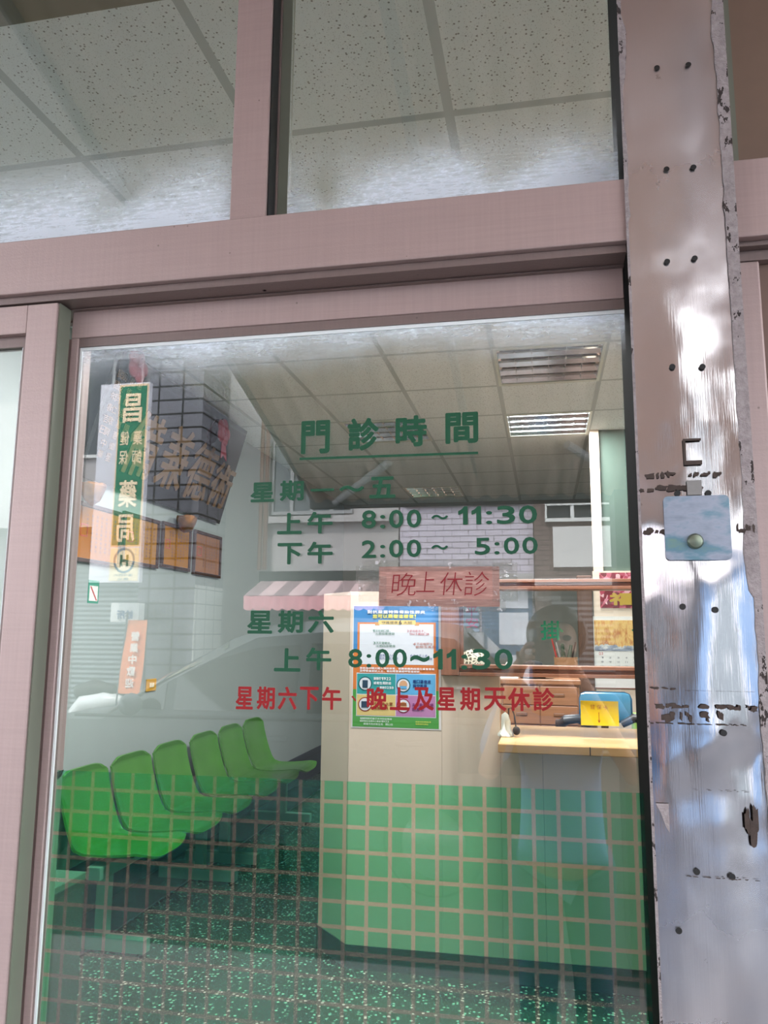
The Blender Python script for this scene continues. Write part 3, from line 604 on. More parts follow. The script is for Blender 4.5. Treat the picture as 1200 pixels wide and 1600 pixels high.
# counter microphone wrapped in a bag
mx, my = gx(790, 1140, 2.50), 2.50
mk = thing('wrapped_microphone', 'small device wrapped in crumpled white plastic on the ledge corner', 'microphone', (mx, my, lz))
bg_ = MB().lathe([(0.002, 0), (0.034, 0.002), (0.036, 0.012), (0.022, 0.03), (0.019, 0.065), (0.014, 0.095), (0.005, 0.105)], (mx, my, lz), 'z', 24)
for v in bg_.b.verts: v.co += Vector((noise.noise(v.co*60), noise.noise(v.co*60+Vector((5, 0, 0))), 0))*0.008
for v in bg_.b.verts: v.co.z = max(v.co.z, lz+0.0003)
bg_.make('plastic_wrap', plain('milky_plastic', (216, 222, 212), 0.3, var=0.1, scale=40), mk, smooth=True)
MB().tube([(mx+0.012, my+0.02, lz+0.06), (mx+0.014, my+0.025, lz+0.12), (mx+0.028, my+0.02, lz+0.125), (mx+0.04, my+0.01, lz+0.09), (mx+0.046, my, lz+0.045)], 0.0035, 8).make('gooseneck', M_black, mk, smooth=True)
MB().ball((mx+0.048, my-0.002, lz+0.026), 0.017, 1, 0.8, 1.15).make('microphone_head', M_black, mk, smooth=True)
# drawer cabinet
cbx0, cbx1, cby, cbz = -0.75, gx(908, 1080, 3.9), 3.9, gz(850, 1062, 3.9)
cbm = thing('drawer_cabinet', 'brown wooden drawer cabinet behind the counter window', 'cabinet', ((cbx0+cbx1)/2, cby+0.2, 0))
M_cab = mat_grain('tan_brown_wood', (164, 116, 84), 0)
MB().box(cbx0+0.01, cbx1-0.01, cby+0.02, cby+0.49, 0.0, cbz-0.03).make('carcass', M_cab, cbm); MB().box(cbx0, cbx1, cby, cby+0.50, cbz-0.0295, cbz, 0.004).make('top_board', M_cab, cbm)
dw = (cbx1-cbx0-0.04)/4
for r in range(6):
    for k in range(4):
        x0 = cbx0+0.02+dw*k; z1 = cbz-0.042-0.118*r
        dr = MB().box(x0+0.003, x0+dw-0.003, cby+0.004, cby+0.0195, z1-0.112, z1, 0.003).make('drawer', M_cab, cbm)
        xm = x0+dw/2; MB().box(xm-0.035, xm+0.035, cby-0.002, cby+0.0038, z1-0.062, z1-0.042, 0.004).make('pull', plain('worn_brown_pull', (128, 88, 62), 0.4), dr)
# ornaments standing on the cabinet
bx = on(740, 1022, 1, 4.0)
rb = MB().ball((bx.x, 4.0, cbz+0.088), 0.088, 1.05, 1, 1, 32)
for v in rb.b.verts:
    d = v.co-Vector((bx.x, 4.0, cbz+0.088)); n = noise.noise(d*75); v.co += d.normalized()*(0.007*(1-abs(n)*3))
for v in rb.b.verts: v.co.z = max(v.co.z, cbz+0.0005)
def mat_coral():
    b = NB('bone_white_coral'); p, x = b.objco(); e = b.voro(p, 42, 'DISTANCE_TO_EDGE'); 
    return b.done(b.bsdf(b.mix(b.math('LESS_THAN', e, 0.16), srgb(92, 84, 70), srgb(226, 216, 196)), 0.7, normal=b.bump(b.math('MINIMUM', e, 0.2), -0.8, 0.02)))
tag(rooted(rb.make('coral_ball', mat_coral(), smooth=True), (bx.x, 4.0, cbz)), 'round off-white coral-like ball behind the counter window', 'ornament')
qx = on(785, 1028, 1, 4.02); cl = MB()
cl.grid(lambda u, v: Vector((qx.x-0.05+0.15*u, 3.96+0.2*v, cbz+0.002+max(0, 0.075*math.exp(-((u-0.6)/0.22)**2)*math.sin(math.pi*v)+0.03*math.sin(math.pi*u)*math.sin(math.pi*v)*(1+noise.noise(Vector((u*7, v*7, 0))))))), 30, 16)
tag(rooted(cl.solid(0.002).make('folded_cloth', plain('white_cloth', (226, 222, 214), 0.8, var=0.08, scale=30), smooth=True), (qx.x, 4.06, cbz)), 'crumpled white cloth beside the round coral ball', 'cloth')
cx_ = on(832, 1035, 1, 4.05)
cp = thing('cap', 'black cap lying on the cabinet beside the pen box', 'cap', (cx_.x, 4.05, cbz))
M_cap = plain('black_felt', (24, 23, 25), 0.8)
m = MB(); m.lathe([(0.08, 0.0), (0.084, 0.02), (0.078, 0.06), (0.06, 0.095), (0.03, 0.11), (0.004, 0.113)], (cx_.x, 4.05, cbz), 'z', 28)
for v in m.b.verts: v.co.z += 0.012*noise.noise(v.co*14) if v.co.z > cbz+0.01 else 0
m.make('crown', M_cap, cp, smooth=True)
m = MB(); m.grid(lambda u, v: Vector((cx_.x+0.05+0.08*v, 4.05+(u-0.5)*0.14*(1-0.45*v*v), cbz+0.008+0.05*math.sin(math.pi*u)*(1-v*0.9)+0.006)), 14, 8); m.solid(0.003).make('peak', M_cap, cp, smooth=True)
bx2 = on(884, 1034, 1, 4.27)
pb = thing('pen_box', 'small cardboard box of brushes and pens on the cabinet', 'pen box', (bx2.x, 4.27, cbz))
M_card = plain('brown_cardboard', (150, 112, 78), 0.7); h = 0.13
m = MB(); x0, x1 = bx2.x-0.075, bx2.x+0.075
m.box(x0, x1, 4.22, 4.224, cbz, cbz+h).box(x0, x1, 4.32, 4.324, cbz, cbz+h).box(x0, x0+0.004, 4.224, 4.32, cbz, cbz+h).box(x1-0.004, x1, 4.224, 4.32, cbz, cbz+h).box(x0+0.004, x1-0.004, 4.224, 4.32, cbz, cbz+0.004); m.make('box', M_card, pb)
M_pg = plain('dark_green_bottle', (30, 70, 56), 0.3); 
for k, (dx, dz, ml, nm) in enumerate(((-0.07, 0.15, plain('red_handle', (170, 50, 46), 0.4), 'brush'), (-0.045, 0.10, plain('grey_handle', (150, 150, 150), 0.4), 'brush'), (-0.015, 0.09, M_pg, 'bottle'), (0.028, 0.08, M_pg, 'bottle'), (0.05, 0.10, M_black, 'pen'))):
    r = 0.016 if nm == 'bottle' else 0.007
    xk = min(max(bx2.x+dx*0.7, x0+0.03), x1-0.03)
    tag(MB().tube([(xk, 4.27, cbz+0.006), (bx2.x+dx*0.85, 4.27, cbz+h), (bx2.x+dx*1.35, 4.275, cbz+h+dz)], [r*0.8, r, r*0.7], 10).make(nm, ml, smooth=True), {0: 'red-tipped brush standing in the cardboard pen box', 1: 'grey-handled brush in the cardboard pen box', 2: 'taller dark green bottle in the pen box', 3: 'shorter dark green bottle in the pen box', 4: 'black pen in the cardboard pen box'}[k], nm)
# office chair behind the counter
ox, oy = on(945, 1098, 1, 3.2).x, 3.2
oc = thing('office_chair', 'office chair with blue plastic-covered backrest behind the counter', 'office chair', (ox, oy+0.2, 0))
zb0, zb1 = gz(945, 1113, 3.2), gz(945, 1080, 3.2); hw = 0.135
M_blue = plain('blue_fabric', (64, 128, 160), 0.25, var=0.15, scale=12, coat=0.5)
zm = (zb0+zb1)/2; m = MB(); m.box(ox-hw, ox+hw, oy-0.02, oy+0.04, zb0-0.05, zb1, 0.035)
for v in m.b.verts: v.co.y += 0.05*((v.co.x-ox)/hw)**2*-1
m.make('backrest', M_blue, oc, smooth=True, label='blue plastic-covered backrest')
M_dk = plain('dark_grey_plastic', (52, 54, 56), 0.4)
MB().tube([(ox, oy+0.05, zb0), (ox, oy+0.06, 0.62), (ox, oy+0.18, 0.50)], 0.02, 10).make('back_bar', M_dk, oc, smooth=True)
m = MB(); m.box(ox-0.22, ox+0.22, oy+0.02, oy+0.44, 0.47, 0.55, 0.03); m.make('seat', M_blue, oc, smooth=True)
for s in (-1, 1):
    m = MB(); zc = gz(885 if s < 0 else 1003, 1127, 3.15)
    m.tube([(ox+s*0.08, oy-0.04, zc-0.02), (ox+s*0.14, oy-0.05, zc+0.015), (ox+s*0.20, oy-0.05, zc+0.008), (ox+s*0.225, oy+0.02, zc-0.02), (ox+s*0.235, oy+0.15, zc-0.02), (ox+s*0.235, oy+0.17, 0.55), (ox+s*0.19, oy+0.17, 0.50)], [0.018, 0.024, 0.026, 0.024, 0.022, 0.018, 0.018], 12).make('armrest', M_dk, oc, smooth=True)
MB().tube([(ox, oy+0.22, 0.08), (ox, oy+0.22, 0.47)], 0.025, 12).make('gas_post', M_dk, oc, smooth=True)
for k in range(5):
    a = 2*math.pi*k/5+0.3; e = Vector((ox+0.27*math.cos(a), oy+0.22+0.27*math.sin(a), 0.07))
    lgm = MB().tube([(ox, oy+0.22, 0.10), e], [0.022, 0.016], 8).make('base_leg', M_dk, oc, smooth=True); MB().ball((e.x, e.y, 0.03), 0.03, 0.7, 1, 1, 14).make('castor', M_black, lgm, smooth=True)
gx0 = on(1000, 1128, 1, 3.55); gb = MB().box(0.50, 0.68, 3.76, 3.88, 0, 1.04, 0.006).make('file_box', plain('lime_green_box', (150, 190, 90), 0.5)); tag(rooted(gb, (0.59, 3.82, 0)), 'lime green box beside the blue office chair', 'box')

# calendar and picture on the cream panel of the partition
YP = 5.018
a, c = on(930, 1074, 1, YP), on(930, 963, 1, YP); kx0, kx1, kz0, kz1 = a.x, a.x+0.46, a.z, c.z
cal = thing('wall_calendar', 'wall calendar with orange and grey landscape painting on cream wall', 'calendar', (kx0, YP, kz0))
MB().box(kx0, kx1, YP-0.004, YP-0.0005, kz0, kz1).make('sheet', plain('calendar_paper', (232, 230, 226), 0.6, var=0.03), cal)
def mat_paint():
    b = NB('landscape_painting'); p, x = b.objco()
    n1 = b.noise(b.scale(p, (9, 1, 3)), 1.8, 6, 0.7); n2 = b.noise(b.scale(p, (3, 1, 9)), 3, 5, 0.7)
    up = b.ramp(n1, [(0.25, srgb(90, 60, 44)), (0.42, srgb(190, 120, 60)), (0.55, srgb(232, 196, 120)), (0.68, srgb(206, 120, 66))])
    lo = b.ramp(n2, [(0.3, srgb(52, 62, 84)), (0.48, srgb(150, 160, 176)), (0.6, srgb(226, 226, 220)), (0.72, srgb(196, 140, 96))])
    return b.done(b.bsdf(b.mix(b.math('GREATER_THAN', b.math('ADD', x[2], b.math('MULTIPLY', n1, 0.12)), 0.37), lo, up), 0.4))
zp0, zp1 = gz(935, 1017, YP), gz(935, 969, YP); MB().box(kx0+0.006, kx1-0.006, YP-0.0055, YP-0.0043, zp0, zp1).make('painting', mat_paint(), cal)
m = MB()
for r in range(4):
    for k in range(7): write(m, str(1+(r*7+k) % 30), (kx0+0.05+0.058*k, YP-0.005, zp0-0.055-0.032*r), XA, ZA, 0.016, 0.013, 0.0)
m.make('dates', plain('grey_print', (110, 114, 124), 0.6), cal)
m = MB(); write(m, '03', (kx0+0.035, YP-0.005, zp0-0.03), XA, ZA, 0.03, 0.022, 0.0); m.make('month', plain('red_print', (186, 70, 64), 0.6), cal)
MB().box(kx0, kx1, YP-0.0065, YP-0.0005, kz0-0.008, kz0-0.0005).make('bottom_strip', plain('brown_strip', (128, 74, 54), 0.5), cal)
a, c = on(938, 950, 1, YP), on(938, 895, 1, YP); fx0, fx1, fz0, fz1 = a.x, a.x+0.40, a.z, c.z
fu = thing('fortune_picture', 'red floral picture with gold character 福 above the calendar', 'picture', (fx0, YP, fz0))
def mat_floral():
    b = NB('red_floral_print'); p, x = b.objco(); v = b.voro(p, 34, out=1); sep = b.n('ShaderNodeSeparateColor'); b.put(sep.inputs[0], v)
    return b.done(b.bsdf(b.ramp(sep.outputs[0], [(0.2, srgb(110, 20, 34)), (0.5, srgb(160, 36, 60)), (0.75, srgb(206, 120, 140)), (0.95, srgb(226, 190, 190))]), 0.4))
MB().box(fx0, fx1, YP-0.004, YP-0.0005, fz0, fz1).make('print', mat_floral(), fu)
m = MB(); a, c = on(952, 946, 1, YP), on(992, 926, 1, YP); write(m, '福', (a.x, YP-0.0048, a.z), XA, ZA, c.x-a.x, (c.z-a.z), 0.03, depth=0.0015)
m.make('character', plain('matt_gold', (196, 164, 60), 0.35, 0.4), fu)

# ------------------------------------------------------------------ left wall: framed certificates, plaque, switch, sticker
Wy = XW
M_frame = plain('dark_brown_frame', (58, 36, 26), 0.35, var=0.2)
def mat_cert(name, c1):
    b = NB(name); p, x = b.objco(); return b.done(b.bsdf(b.mix(b.noise(p, 5, 3), srgb(*c1), srgb(*[min(255, int(k*1.12)) for k in c1])), 0.25, coat=0.4))
certs = [((112, 876), (118, 779), (188, 887), (192, 803), (156, 98, 30), 'largest amber certificate in a dark frame, nearest the door'),
         ((190, 880), (193, 800), (248, 889), (250, 812), (150, 106, 42), 'amber framed certificate second from the door, behind the reflected sign'),
         ((251, 887), (254, 815), (297, 893), (300, 826), (152, 102, 34), 'amber framed certificate with red seal, third from the door'),
         ((301, 897), (304, 829), (344, 904), (347, 838), (140, 98, 70), 'brownish framed certificate farthest from the door')]
for k, (bl, tl, br, tr, colr, lab) in enumerate(certs):
    P = [on(*q, 0, Wy+0.012) for q in (bl, tl, br, tr)]
    y0, y1 = (P[0].y+P[1].y)/2, (P[2].y+P[3].y)/2-0.012; z0 = (P[0].z+P[2].z)/2; z1 = (P[1].z+P[3].z)/2
    t = thing('framed_certificate', lab, 'certificate', (Wy, (y0+y1)/2, z0), 'framed certificates on the left wall')
    fw = 0.022; f = MB(); X0, X1 = Wy+0.0005, Wy+0.022
    f.box(X0, X1, y0, y1, z0, z0+fw, 0.003).box(X0, X1, y0, y1, z1-fw, z1, 0.003).box(X0, X1, y0, y0+fw, z0+fw, z1-fw, 0.003).box(X0, X1, y1-fw, y1, z0+fw, z1-fw, 0.003).make('frame', M_frame, t)
    MB().box(X0, Wy+0.010, y0+fw, y1-fw, z0+fw, z1-fw).make('paper', mat_cert('amber_paper_%d' % colr[0], colr), t)
    # writing in upright columns, read from the far end
    m = MB(); rnd = random.Random(k); W2, H2 = y1-y0-2*fw, z1-z0-2*fw; txt = '醫師證書茲證明依法領有中醫執業登記合格特此發給以資證明衛生署長'
    for cidx in range(7):
        yb = y1-fw-W2*(0.12+0.11*cidx); n = 9 if cidx not in (0, 6) else 5
        for r in range(n):
            write(m, txt[(cidx*9+r+k*3) % len(txt)], (Wy+0.0106, yb, z1-fw-H2*(0.12+0.085*r)-H2*0.055), YA, ZA, W2*0.05, H2*0.055, 0.0)
    m.make('writing', plain('brown_ink', (84, 52, 26), 0.6), t)
    sl = MB(); ys, zs2 = y0+fw+W2*0.10, z0+fw+H2*0.42; q = 0.16*W2
    sl.box(Wy+0.0102, Wy+0.0112, ys, ys+q, zs2, zs2+0.006).box(Wy+0.0102, Wy+0.0112, ys, ys+q, zs2+q*0.9, zs2+q*0.9+0.006).box(Wy+0.0102, Wy+0.0112, ys, ys+0.006, zs2, zs2+q*0.9).box(Wy+0.0102, Wy+0.0112, ys+q-0.006, ys+q, zs2, zs2+q*0.9).make('seal', plain('red_seal', (168, 60, 40), 0.6), t)
# lacquered plaque with gold calligraphy, leaning out at the top
pb0, pb1 = on(136, 750, 0, Wy+0.03), on(343, 818, 0, Wy+0.03)
zq0 = (pb0.z+pb1.z)/2; py0, py1 = pb0.y-0.06, pb1.y; phh = 0.72; lean = 0.20
pq = thing('honour_plaque', 'black lacquered plaque with large gold calligraphy leaning from the left wall', 'plaque', (Wy, (py0+py1)/2, zq0))
M_lac = plain('black_lacquer', (15, 15, 17), 0.08, var=0.1, spec=0.7, coat=0.6); M_gold = plain('old_gold', (118, 90, 56), 0.5, 0.3, var=0.15)
Pn = lambda y, h, o: Vector((Wy+0.03+lean*h/phh+o, y, zq0+h))       # point on the board: along, up, out
bd = MB(); bd.prism([Pn(py0, 0, 0), Pn(py1, 0, 0), Pn(py1, phh, 0), Pn(py0, phh, 0)], (-0.025, 0, 0.006)).make('board', M_lac, pq)
Vq = (Pn(0, 1, 0)-Pn(0, 0, 0)).normalized()
L = py1-py0
for ch, u0, u1, h0, h1 in (('術', 0.80, 0.985, 0.10, 0.44), ('德', 0.59, 0.785, 0.09, 0.50), ('兼', 0.38, 0.57, 0.10, 0.52), ('備', 0.16, 0.35, 0.10, 0.50)):
    m = MB(); write(m, ch, Pn(py0+L*u0, h0, 0.003), YA, Vq, L*(u1-u0), h1-h0, 0.016, shear=0.16, depth=0.004); m.make('calligraphy', M_gold, pq, label='gold carved character')
for cc, (y_, n, st) in enumerate(((0.13, 6, '惠存恭祝開業誌慶'), (0.085, 8, '醫術精湛嘉惠鄉里'), (0.04, 8, '親友同仁敬賀中華'), (0.015, 6, '民國年春吉日'))):
    m = MB()
    for r in range(n):
        if r < len(st): write(m, st[r], Pn(py0+L*y_, 0.56-0.062*r, 0.003), YA, Vq, 0.05, 0.045, 0.01)
    m.make('dedication', M_gold, pq)
rb_ = MB(); ctr = Pn(py0+L*0.76, 0.60, 0.03)
for a in range(5):
    ang = a*2*math.pi/5; rb_.ball(ctr+Vector((0, math.cos(ang)*0.055, math.sin(ang)*0.055)), 0.05, 0.4, 1, 1, 12)
rb_.ball(ctr, 0.03, 0.8, 1, 1, 12); rb_.prism([ctr+Vector((0, -0.03, -0.04)), ctr+Vector((0, 0.03, -0.04)), ctr+Vector((0, 0.06, -0.2)), ctr+Vector((0, 0.0, -0.17)), ctr+Vector((0, -0.04, -0.2))], (0.005, 0, 0))
rb_.make('ribbon_flower', plain('faded_red_ribbon', (128, 34, 48), 0.6), pq, smooth=True)
rb_ = MB(); ctr = Pn(py0+L*0.08, 0.66, 0.03)
for a in range(5):
    ang = a*2*math.pi/5; rb_.ball(ctr+Vector((0, math.cos(ang)*0.055, math.sin(ang)*0.055)), 0.05, 0.4, 1, 1, 12)
rb_.make('ribbon_flower', plain('faded_red_ribbon', 0), pq, smooth=True)
for k, (qx_, qy_) in enumerate(((146, 762), (293, 812))):
    c = on(qx_, qy_, 0, Wy+0.09); m = MB()
    m.lathe([(0.012, -0.09), (0.04, -0.07), (0.062, -0.025), (0.072, 0.01), (0.064, 0.022), (0.04, 0.02), (0.01, 0.034)], (c.x-0.005, c.y, c.z), 'z', 24)
    for v in m.b.verts:
        d = v.co-c; v.co += Vector((0, d.y, d.z)).normalized()*0.012*noise.noise(v.co*38) if d.length > 1e-5 else Vector()
        v.co.x = max(v.co.x, Wy+0.002)
    o = m.make('plaque_bracket', plain('carved_gilt', (142, 92, 30), 0.3, 0.85, var=0.4, scale=40, bump=0.4), smooth=True)
    tag(rooted(o, tuple(c)), 'gilt carved bowl-shaped bracket under the %s end of the black plaque' % ('door-side' if k == 0 else 'far'), 'bracket', 'gilt brackets under the plaque')
a, c = on(228, 1081, 0, Wy+0.005), on(244, 1060, 0, Wy+0.005)
sw = thing('wall_switch', 'amber wall switch plate on the pale left wall above the chairs', 'switch', (Wy, (a.y+c.y)/2, a.z))
MB().box(Wy+0.0005, Wy+0.009, a.y, c.y, a.z, c.z, 0.003).make('plate', plain('amber_plate', (206, 156, 58), 0.4), sw)
ym, zm = (a.y+c.y)/2, (a.z+c.z)/2
for s in (-1, 1): MB().box(Wy+0.0092, Wy+0.013, ym-0.014+s*0.015, ym+0.012+s*0.015, zm-0.014, zm+0.014, 0.002).make('rocker', plain('ivory_rocker', (226, 216, 186), 0.4), sw)
a, c = on(137, 942, 0, Wy+0.004), on(156, 908, 0, Wy+0.004)
ns = thing('no_smoking_sticker', 'small green no-smoking sticker on the left wall near the door', 'sticker', (Wy, a.y, a.z))
MB().box(Wy+0.0005, Wy+0.002, a.y, c.y, a.z, c.z).make('sheet', plain('sticker_green', (40, 140, 110), 0.4), ns)
MB().box(Wy+0.0022, Wy+0.003, a.y+0.012, c.y-0.012, a.z+0.012, c.z-0.03).make('white_field', plain('sticker_white', (226, 226, 220), 0.4), ns)
y0, y1, z0, z1 = a.y+0.016, c.y-0.016, a.z+0.016, c.z-0.034
MB().prism([(Wy+0.0034, y0, z1), (Wy+0.0034, y0+0.012, z1), (Wy+0.0034, y1, z0), (Wy+0.0034, y1-0.012, z0)], (0.0006, 0, 0)).make('red_bar', plain('sticker_red', (190, 60, 56), 0.4), ns)

# ------------------------------------------------------------------ green seating benches
def mat_seat():
    b = NB('green_moulded_plastic'); p, x = b.objco(); return b.done(b.bsdf(b.mix(b.noise(p, 6, 3), srgb(58, 112, 38), srgb(72, 128, 48)), 0.28, spec=0.5, normal=b.bump(b.noise(p, 180, 2), 0.03)))
M_seat = mat_seat(); M_steelgrey = plain('grey_enamelled_steel', (158, 162, 160), 0.4, 0.3)
prof = [(-2.345, 0.815), (-2.352, 0.78), (-2.335, 0.70), (-2.312, 0.62), (-2.288, 0.55), (-2.262, 0.49), (-2.225, 0.445), (-2.17, 0.428), (-2.08, 0.428), (-1.98, 0.436), (-1.90, 0.446), (-1.855, 0.442), (-1.838, 0.425)]
def seat_shell(yc, width=0.44):
    n = len(prof)-1; m = MB()
    def fn(u, v):
        k = min(int(v*n), n-1); f = v*n-k; x = prof[k][0]+(prof[k+1][0]-prof[k][0])*f; z = prof[k][1]+(prof[k+1][1]-prof[k][1])*f
        s = 2*u-1; wd = width/2
        if v < 0.06: wd *= 0.90+0.10*math.sin(v/0.06*math.pi/2)            # rounded top of the back
        if v > 0.86: wd *= 1-0.25*((v-0.86)/0.14)**2
        up = 0.016*abs(s)**4
        y = yc + s*wd
        if v < 0.45: x += up*1.2; 
        else: z += up*0.9
        z -= 0.03*abs(s)**6*max(0, 1-v/0.1)
        return Vector((x+0.0, y, z))
    m.grid(fn, 16, 48)
    m.solid(0.011)
    return m
def bench(y_first, n, legs, label):
    b_ = thing('beam_seat', label, 'bench', (-2.1, y_first+0.7, 0), 'green beam seats along the left wall')
    y0, y1 = y_first-0.02, y_first+0.475*n-0.02
    for k in range(n): seat_shell(y_first+0.22+0.475*k).make('seat_shell', M_seat, b_, smooth=True)
    MB().box(-2.135, -2.065, y0, y1, 0.345, 0.405, 0.004).make('beam', M_steelgrey, b_)
    for k in range(n):
        yc = y_first+0.22+0.475*k; MB().box(-2.19, -2.0, yc-0.06, yc+0.06, 0.4055, 0.417).make('seat_bracket', M_black, b_)
    for yl in legs:
        lg_ = MB(); lg_.box(-2.13, -2.07, yl-0.025, yl+0.025, 0.075, 0.344, 0.003).make('leg', M_steelgrey, b_)
        ft = MB().box(-2.36, -1.865, yl-0.03, yl+0.03, 0.012, 0.074, 0.003).make('foot', M_steelgrey, b_)
        for xx in (-2.33, -1.895): MB().lathe([(0.016, 0), (0.016, 0.0118)], (xx, yl, 0), 'z', 12).make('rubber_pad', M_black, ft)
bench(2.37, 3, (2.46, 3.56), 'row of three green plastic seats on grey steel beam, nearer the door')
bench(3.825, 3, (3.93, 5.12), 'row of three green plastic seats on grey steel beam, deeper in the room')
# low cabinet just inside the door
kx, ky0, ky1, kz = -1.435, 0.22, 1.185, 0.75
lc = thing('low_cabinet', 'low dark grey-green cabinet inside the door at the glass corner', 'cabinet', (-1.8, 0.7, 0))
M_gcab = plain('grey_green_enamel', (56, 62, 54), 0.4, var=0.1)
MB().box(-2.2, kx-0.005, ky0, ky1, 0.0, kz-0.022).make('carcass', M_gcab, lc); MB().box(-2.2, kx, ky0-0.005, ky1+0.003, kz-0.0215, kz, 0.003).make('top', plain('grey_top', (96, 104, 94), 0.35), lc)
MB().box(kx-0.0048, kx-0.002, ky0+0.02, ky1-0.02, 0.05, kz-0.04).make('side_panel', M_gcab, lc)

# ------------------------------------------------------------------ lettering on the outside of the door glass
YL = -0.0034
def letters(name, label, items, mat, off=0.022):
    a0 = on(items[0][1], items[0][4], 1, YL); t = thing(name, label, 'lettering', (a0.x, YL, a0.z), 'vinyl lettering on the door glass')
    for (s, x0, y0, x1, y1) in items:
        a = on(x0, y1, 1, YL); c = on(x1, y0, 1, YL)
        m = MB(); write(m, s, (a.x, YL, a.z), XA, ZA, c.x-a.x, c.z-a.z, off, depth=0.0004)
        m.make('character', mat, t)
    return t
def run(s, x0, y0, x1, y1, skew=0.0):     # a row of figures spaced by hand: equal cells, colon narrow
    wt = [0.45 if ch == ':' else (0.52 if ch == '1' else 1.0) for ch in s]; tot = sum(wt)+0.22*(len(s)-1); u = (x1-x0)/tot; out = []; x = x0
    for ch, w_ in zip(s, wt):
        yo_ = skew*(x-x0)
        if ch == ':': out += [('.', x+u*0.06, y1-(y1-y0)*0.20+yo_, x+u*0.40, y1+yo_), ('.', x+u*0.06, y0+(y1-y0)*0.28+yo_, x+u*0.40, y0+(y1-y0)*0.48+yo_)]
        else: out.append((ch, x, y0+yo_, x+u*w_, y1+yo_))
        x += u*(w_+0.22)
    return out
B1 = 0.030
ti = letters('vinyl_lettering', 'green title 門診時間 underlined, topmost on the door glass', [('門', 470, 656, 516, 710), ('診', 543, 652, 592, 705), ('時', 618, 648, 667, 699), ('間', 696, 643, 747, 694)], M_green, 0.034)
ua, ub = on(468, 717, 1, YL), on(747, 707.5, 1, YL); th = 0.0038
MB().prism([(ua.x, YL, ua.z-th/2), (ub.x, YL, ub.z-th/2), (ub.x, YL, ub.z+th/2), (ua.x, YL, ua.z+th/2)], (0, 0.0003, 0)).make('underline', M_green, ti)
letters('vinyl_lettering', 'green row 星期一〜五 under the underlined title', [('星', 391, 753, 429, 785), ('期', 437, 750, 475, 783), ('一', 485, 763, 522, 768), ('～', 530, 758, 569, 769), ('五', 577, 744, 618, 779)], M_green, B1)
SK = -0.018
letters('vinyl_lettering', 'green row 上午 8:00 ~ 11:30 above the 2:00 row', [('上', 433, 801, 472, 835), ('午', 480, 799, 520, 834)] + run('8:00', 565, 797, 658, 826, SK) + [('～', 674, 804, 700, 812)] + run('11:30', 716, 791, 839, 820, SK), M_green, B1)
letters('vinyl_lettering', 'green row 下午 2:00 ~ 5:00 directly above the paper notice', [('下', 433, 848, 472, 882), ('午', 480, 846, 520, 881)] + run('2:00', 565, 844, 658, 872, SK) + [('～', 674, 851, 700, 859)] + run('5:00', 742, 840, 840, 867, SK), M_green, B1)
letters('vinyl_lettering', 'green word 星期六 on its own below and beside the paper notice', [('星', 386, 954, 426, 990), ('期', 434, 954, 474, 989), ('六', 481, 954, 522, 989)], M_green, B1)
letters('vinyl_lettering', 'green row 上午 8:00~11:30 directly above the red row', [('上', 428, 1013, 470, 1049), ('午', 478, 1012, 518, 1047)] + run('8:00', 544, 1014, 636, 1043) + [('~', 641, 1024, 671, 1034)] + run('11:30', 677, 1014, 801, 1046), M_green, B1)
red = [('星', 368, 396), ('期', 401, 430), ('六', 434, 464), ('下', 468, 498), ('午', 503, 534), ('晚', 573, 605), ('上', 609, 640), ('及', 646, 678), ('星', 683, 712), ('期', 719, 750), ('天', 756, 791), ('休', 794, 828), ('診', 833, 866)]
letters('vinyl_lettering', 'red row 星期六下午、晚上及星期天休診, lowest line on the door glass', [(s, a, 1073+0.004*(a-368), c, 1108+0.006*(a-368)) for s, a, c in red] + [('、', 549, 1087, 557, 1096)], M_red, 0.028)
# paper notice taped to the glass
a, c = on(592, 948, 1, -0.004), on(780, 885, 1, -0.004)
nt_ = thing('paper_notice', 'pinkish brown paper notice 晚上休診 handwritten in red, taped to the glass', 'notice', (a.x, -0.004, a.z))
def mat_kraft():
    b = NB('pinkish_kraft_paper'); p, x = b.pos(); n = b.noise(b.scale(p, (3, 1, 26)), 9, 4, 0.6)
    return b.done(b.bsdf(b.ramp(n, [(0.3, srgb(170, 124, 114)), (0.55, srgb(188, 140, 128)), (0.72, srgb(220, 178, 166))]), 0.35, normal=b.bump(n, 0.2, 0.004)))
MB().grid(lambda u, v: Vector((a.x+(c.x-a.x)*u, -0.0045-0.0012*math.sin(v*math.pi)*abs(noise.noise(Vector((u*4, v*2, 0)))), a.z+(c.z-a.z)*v+0.0012*(1-u))), 30, 10).solid(0.0004).make('paper', mat_kraft(), nt_, smooth=True)
M_pen = plain('dark_red_marker', (140, 24, 34), 0.6)
for ch, (x0, y0, x1, y1) in zip('晚上休診', ((611, 895, 652, 931), (650, 893, 681, 925), (686, 894, 724, 930), (724, 893, 765, 931))):
    p0, p1 = on(x0, y1, 1, -0.0064), on(x1, y0, 1, -0.0064); m = MB(); write(m, ch, (p0.x, -0.0064, p0.z), XA, ZA, (p1.x-p0.x)*0.92, p1.z-p0.z, -0.012, shear=0.10); m.make('handwriting', M_pen, nt_)
def mat_tape():
    b = NB('clear_sticky_tape'); p, x = b.pos(); n = b.noise(p, 60, 4, 0.7); nrm = b.bump(n, 0.6, 0.004)
    return b.done(b.mixs(b.math('ADD', b.fresnel(1.45, nrm), b.math('MULTIPLY', b.math('GREATER_THAN', n, 0.62), 0.25)), b.clear((0.93, 0.93, 0.92)), b.gloss((1, 1, 1), 0.12, nrm)))
M_tp = mat_tape()
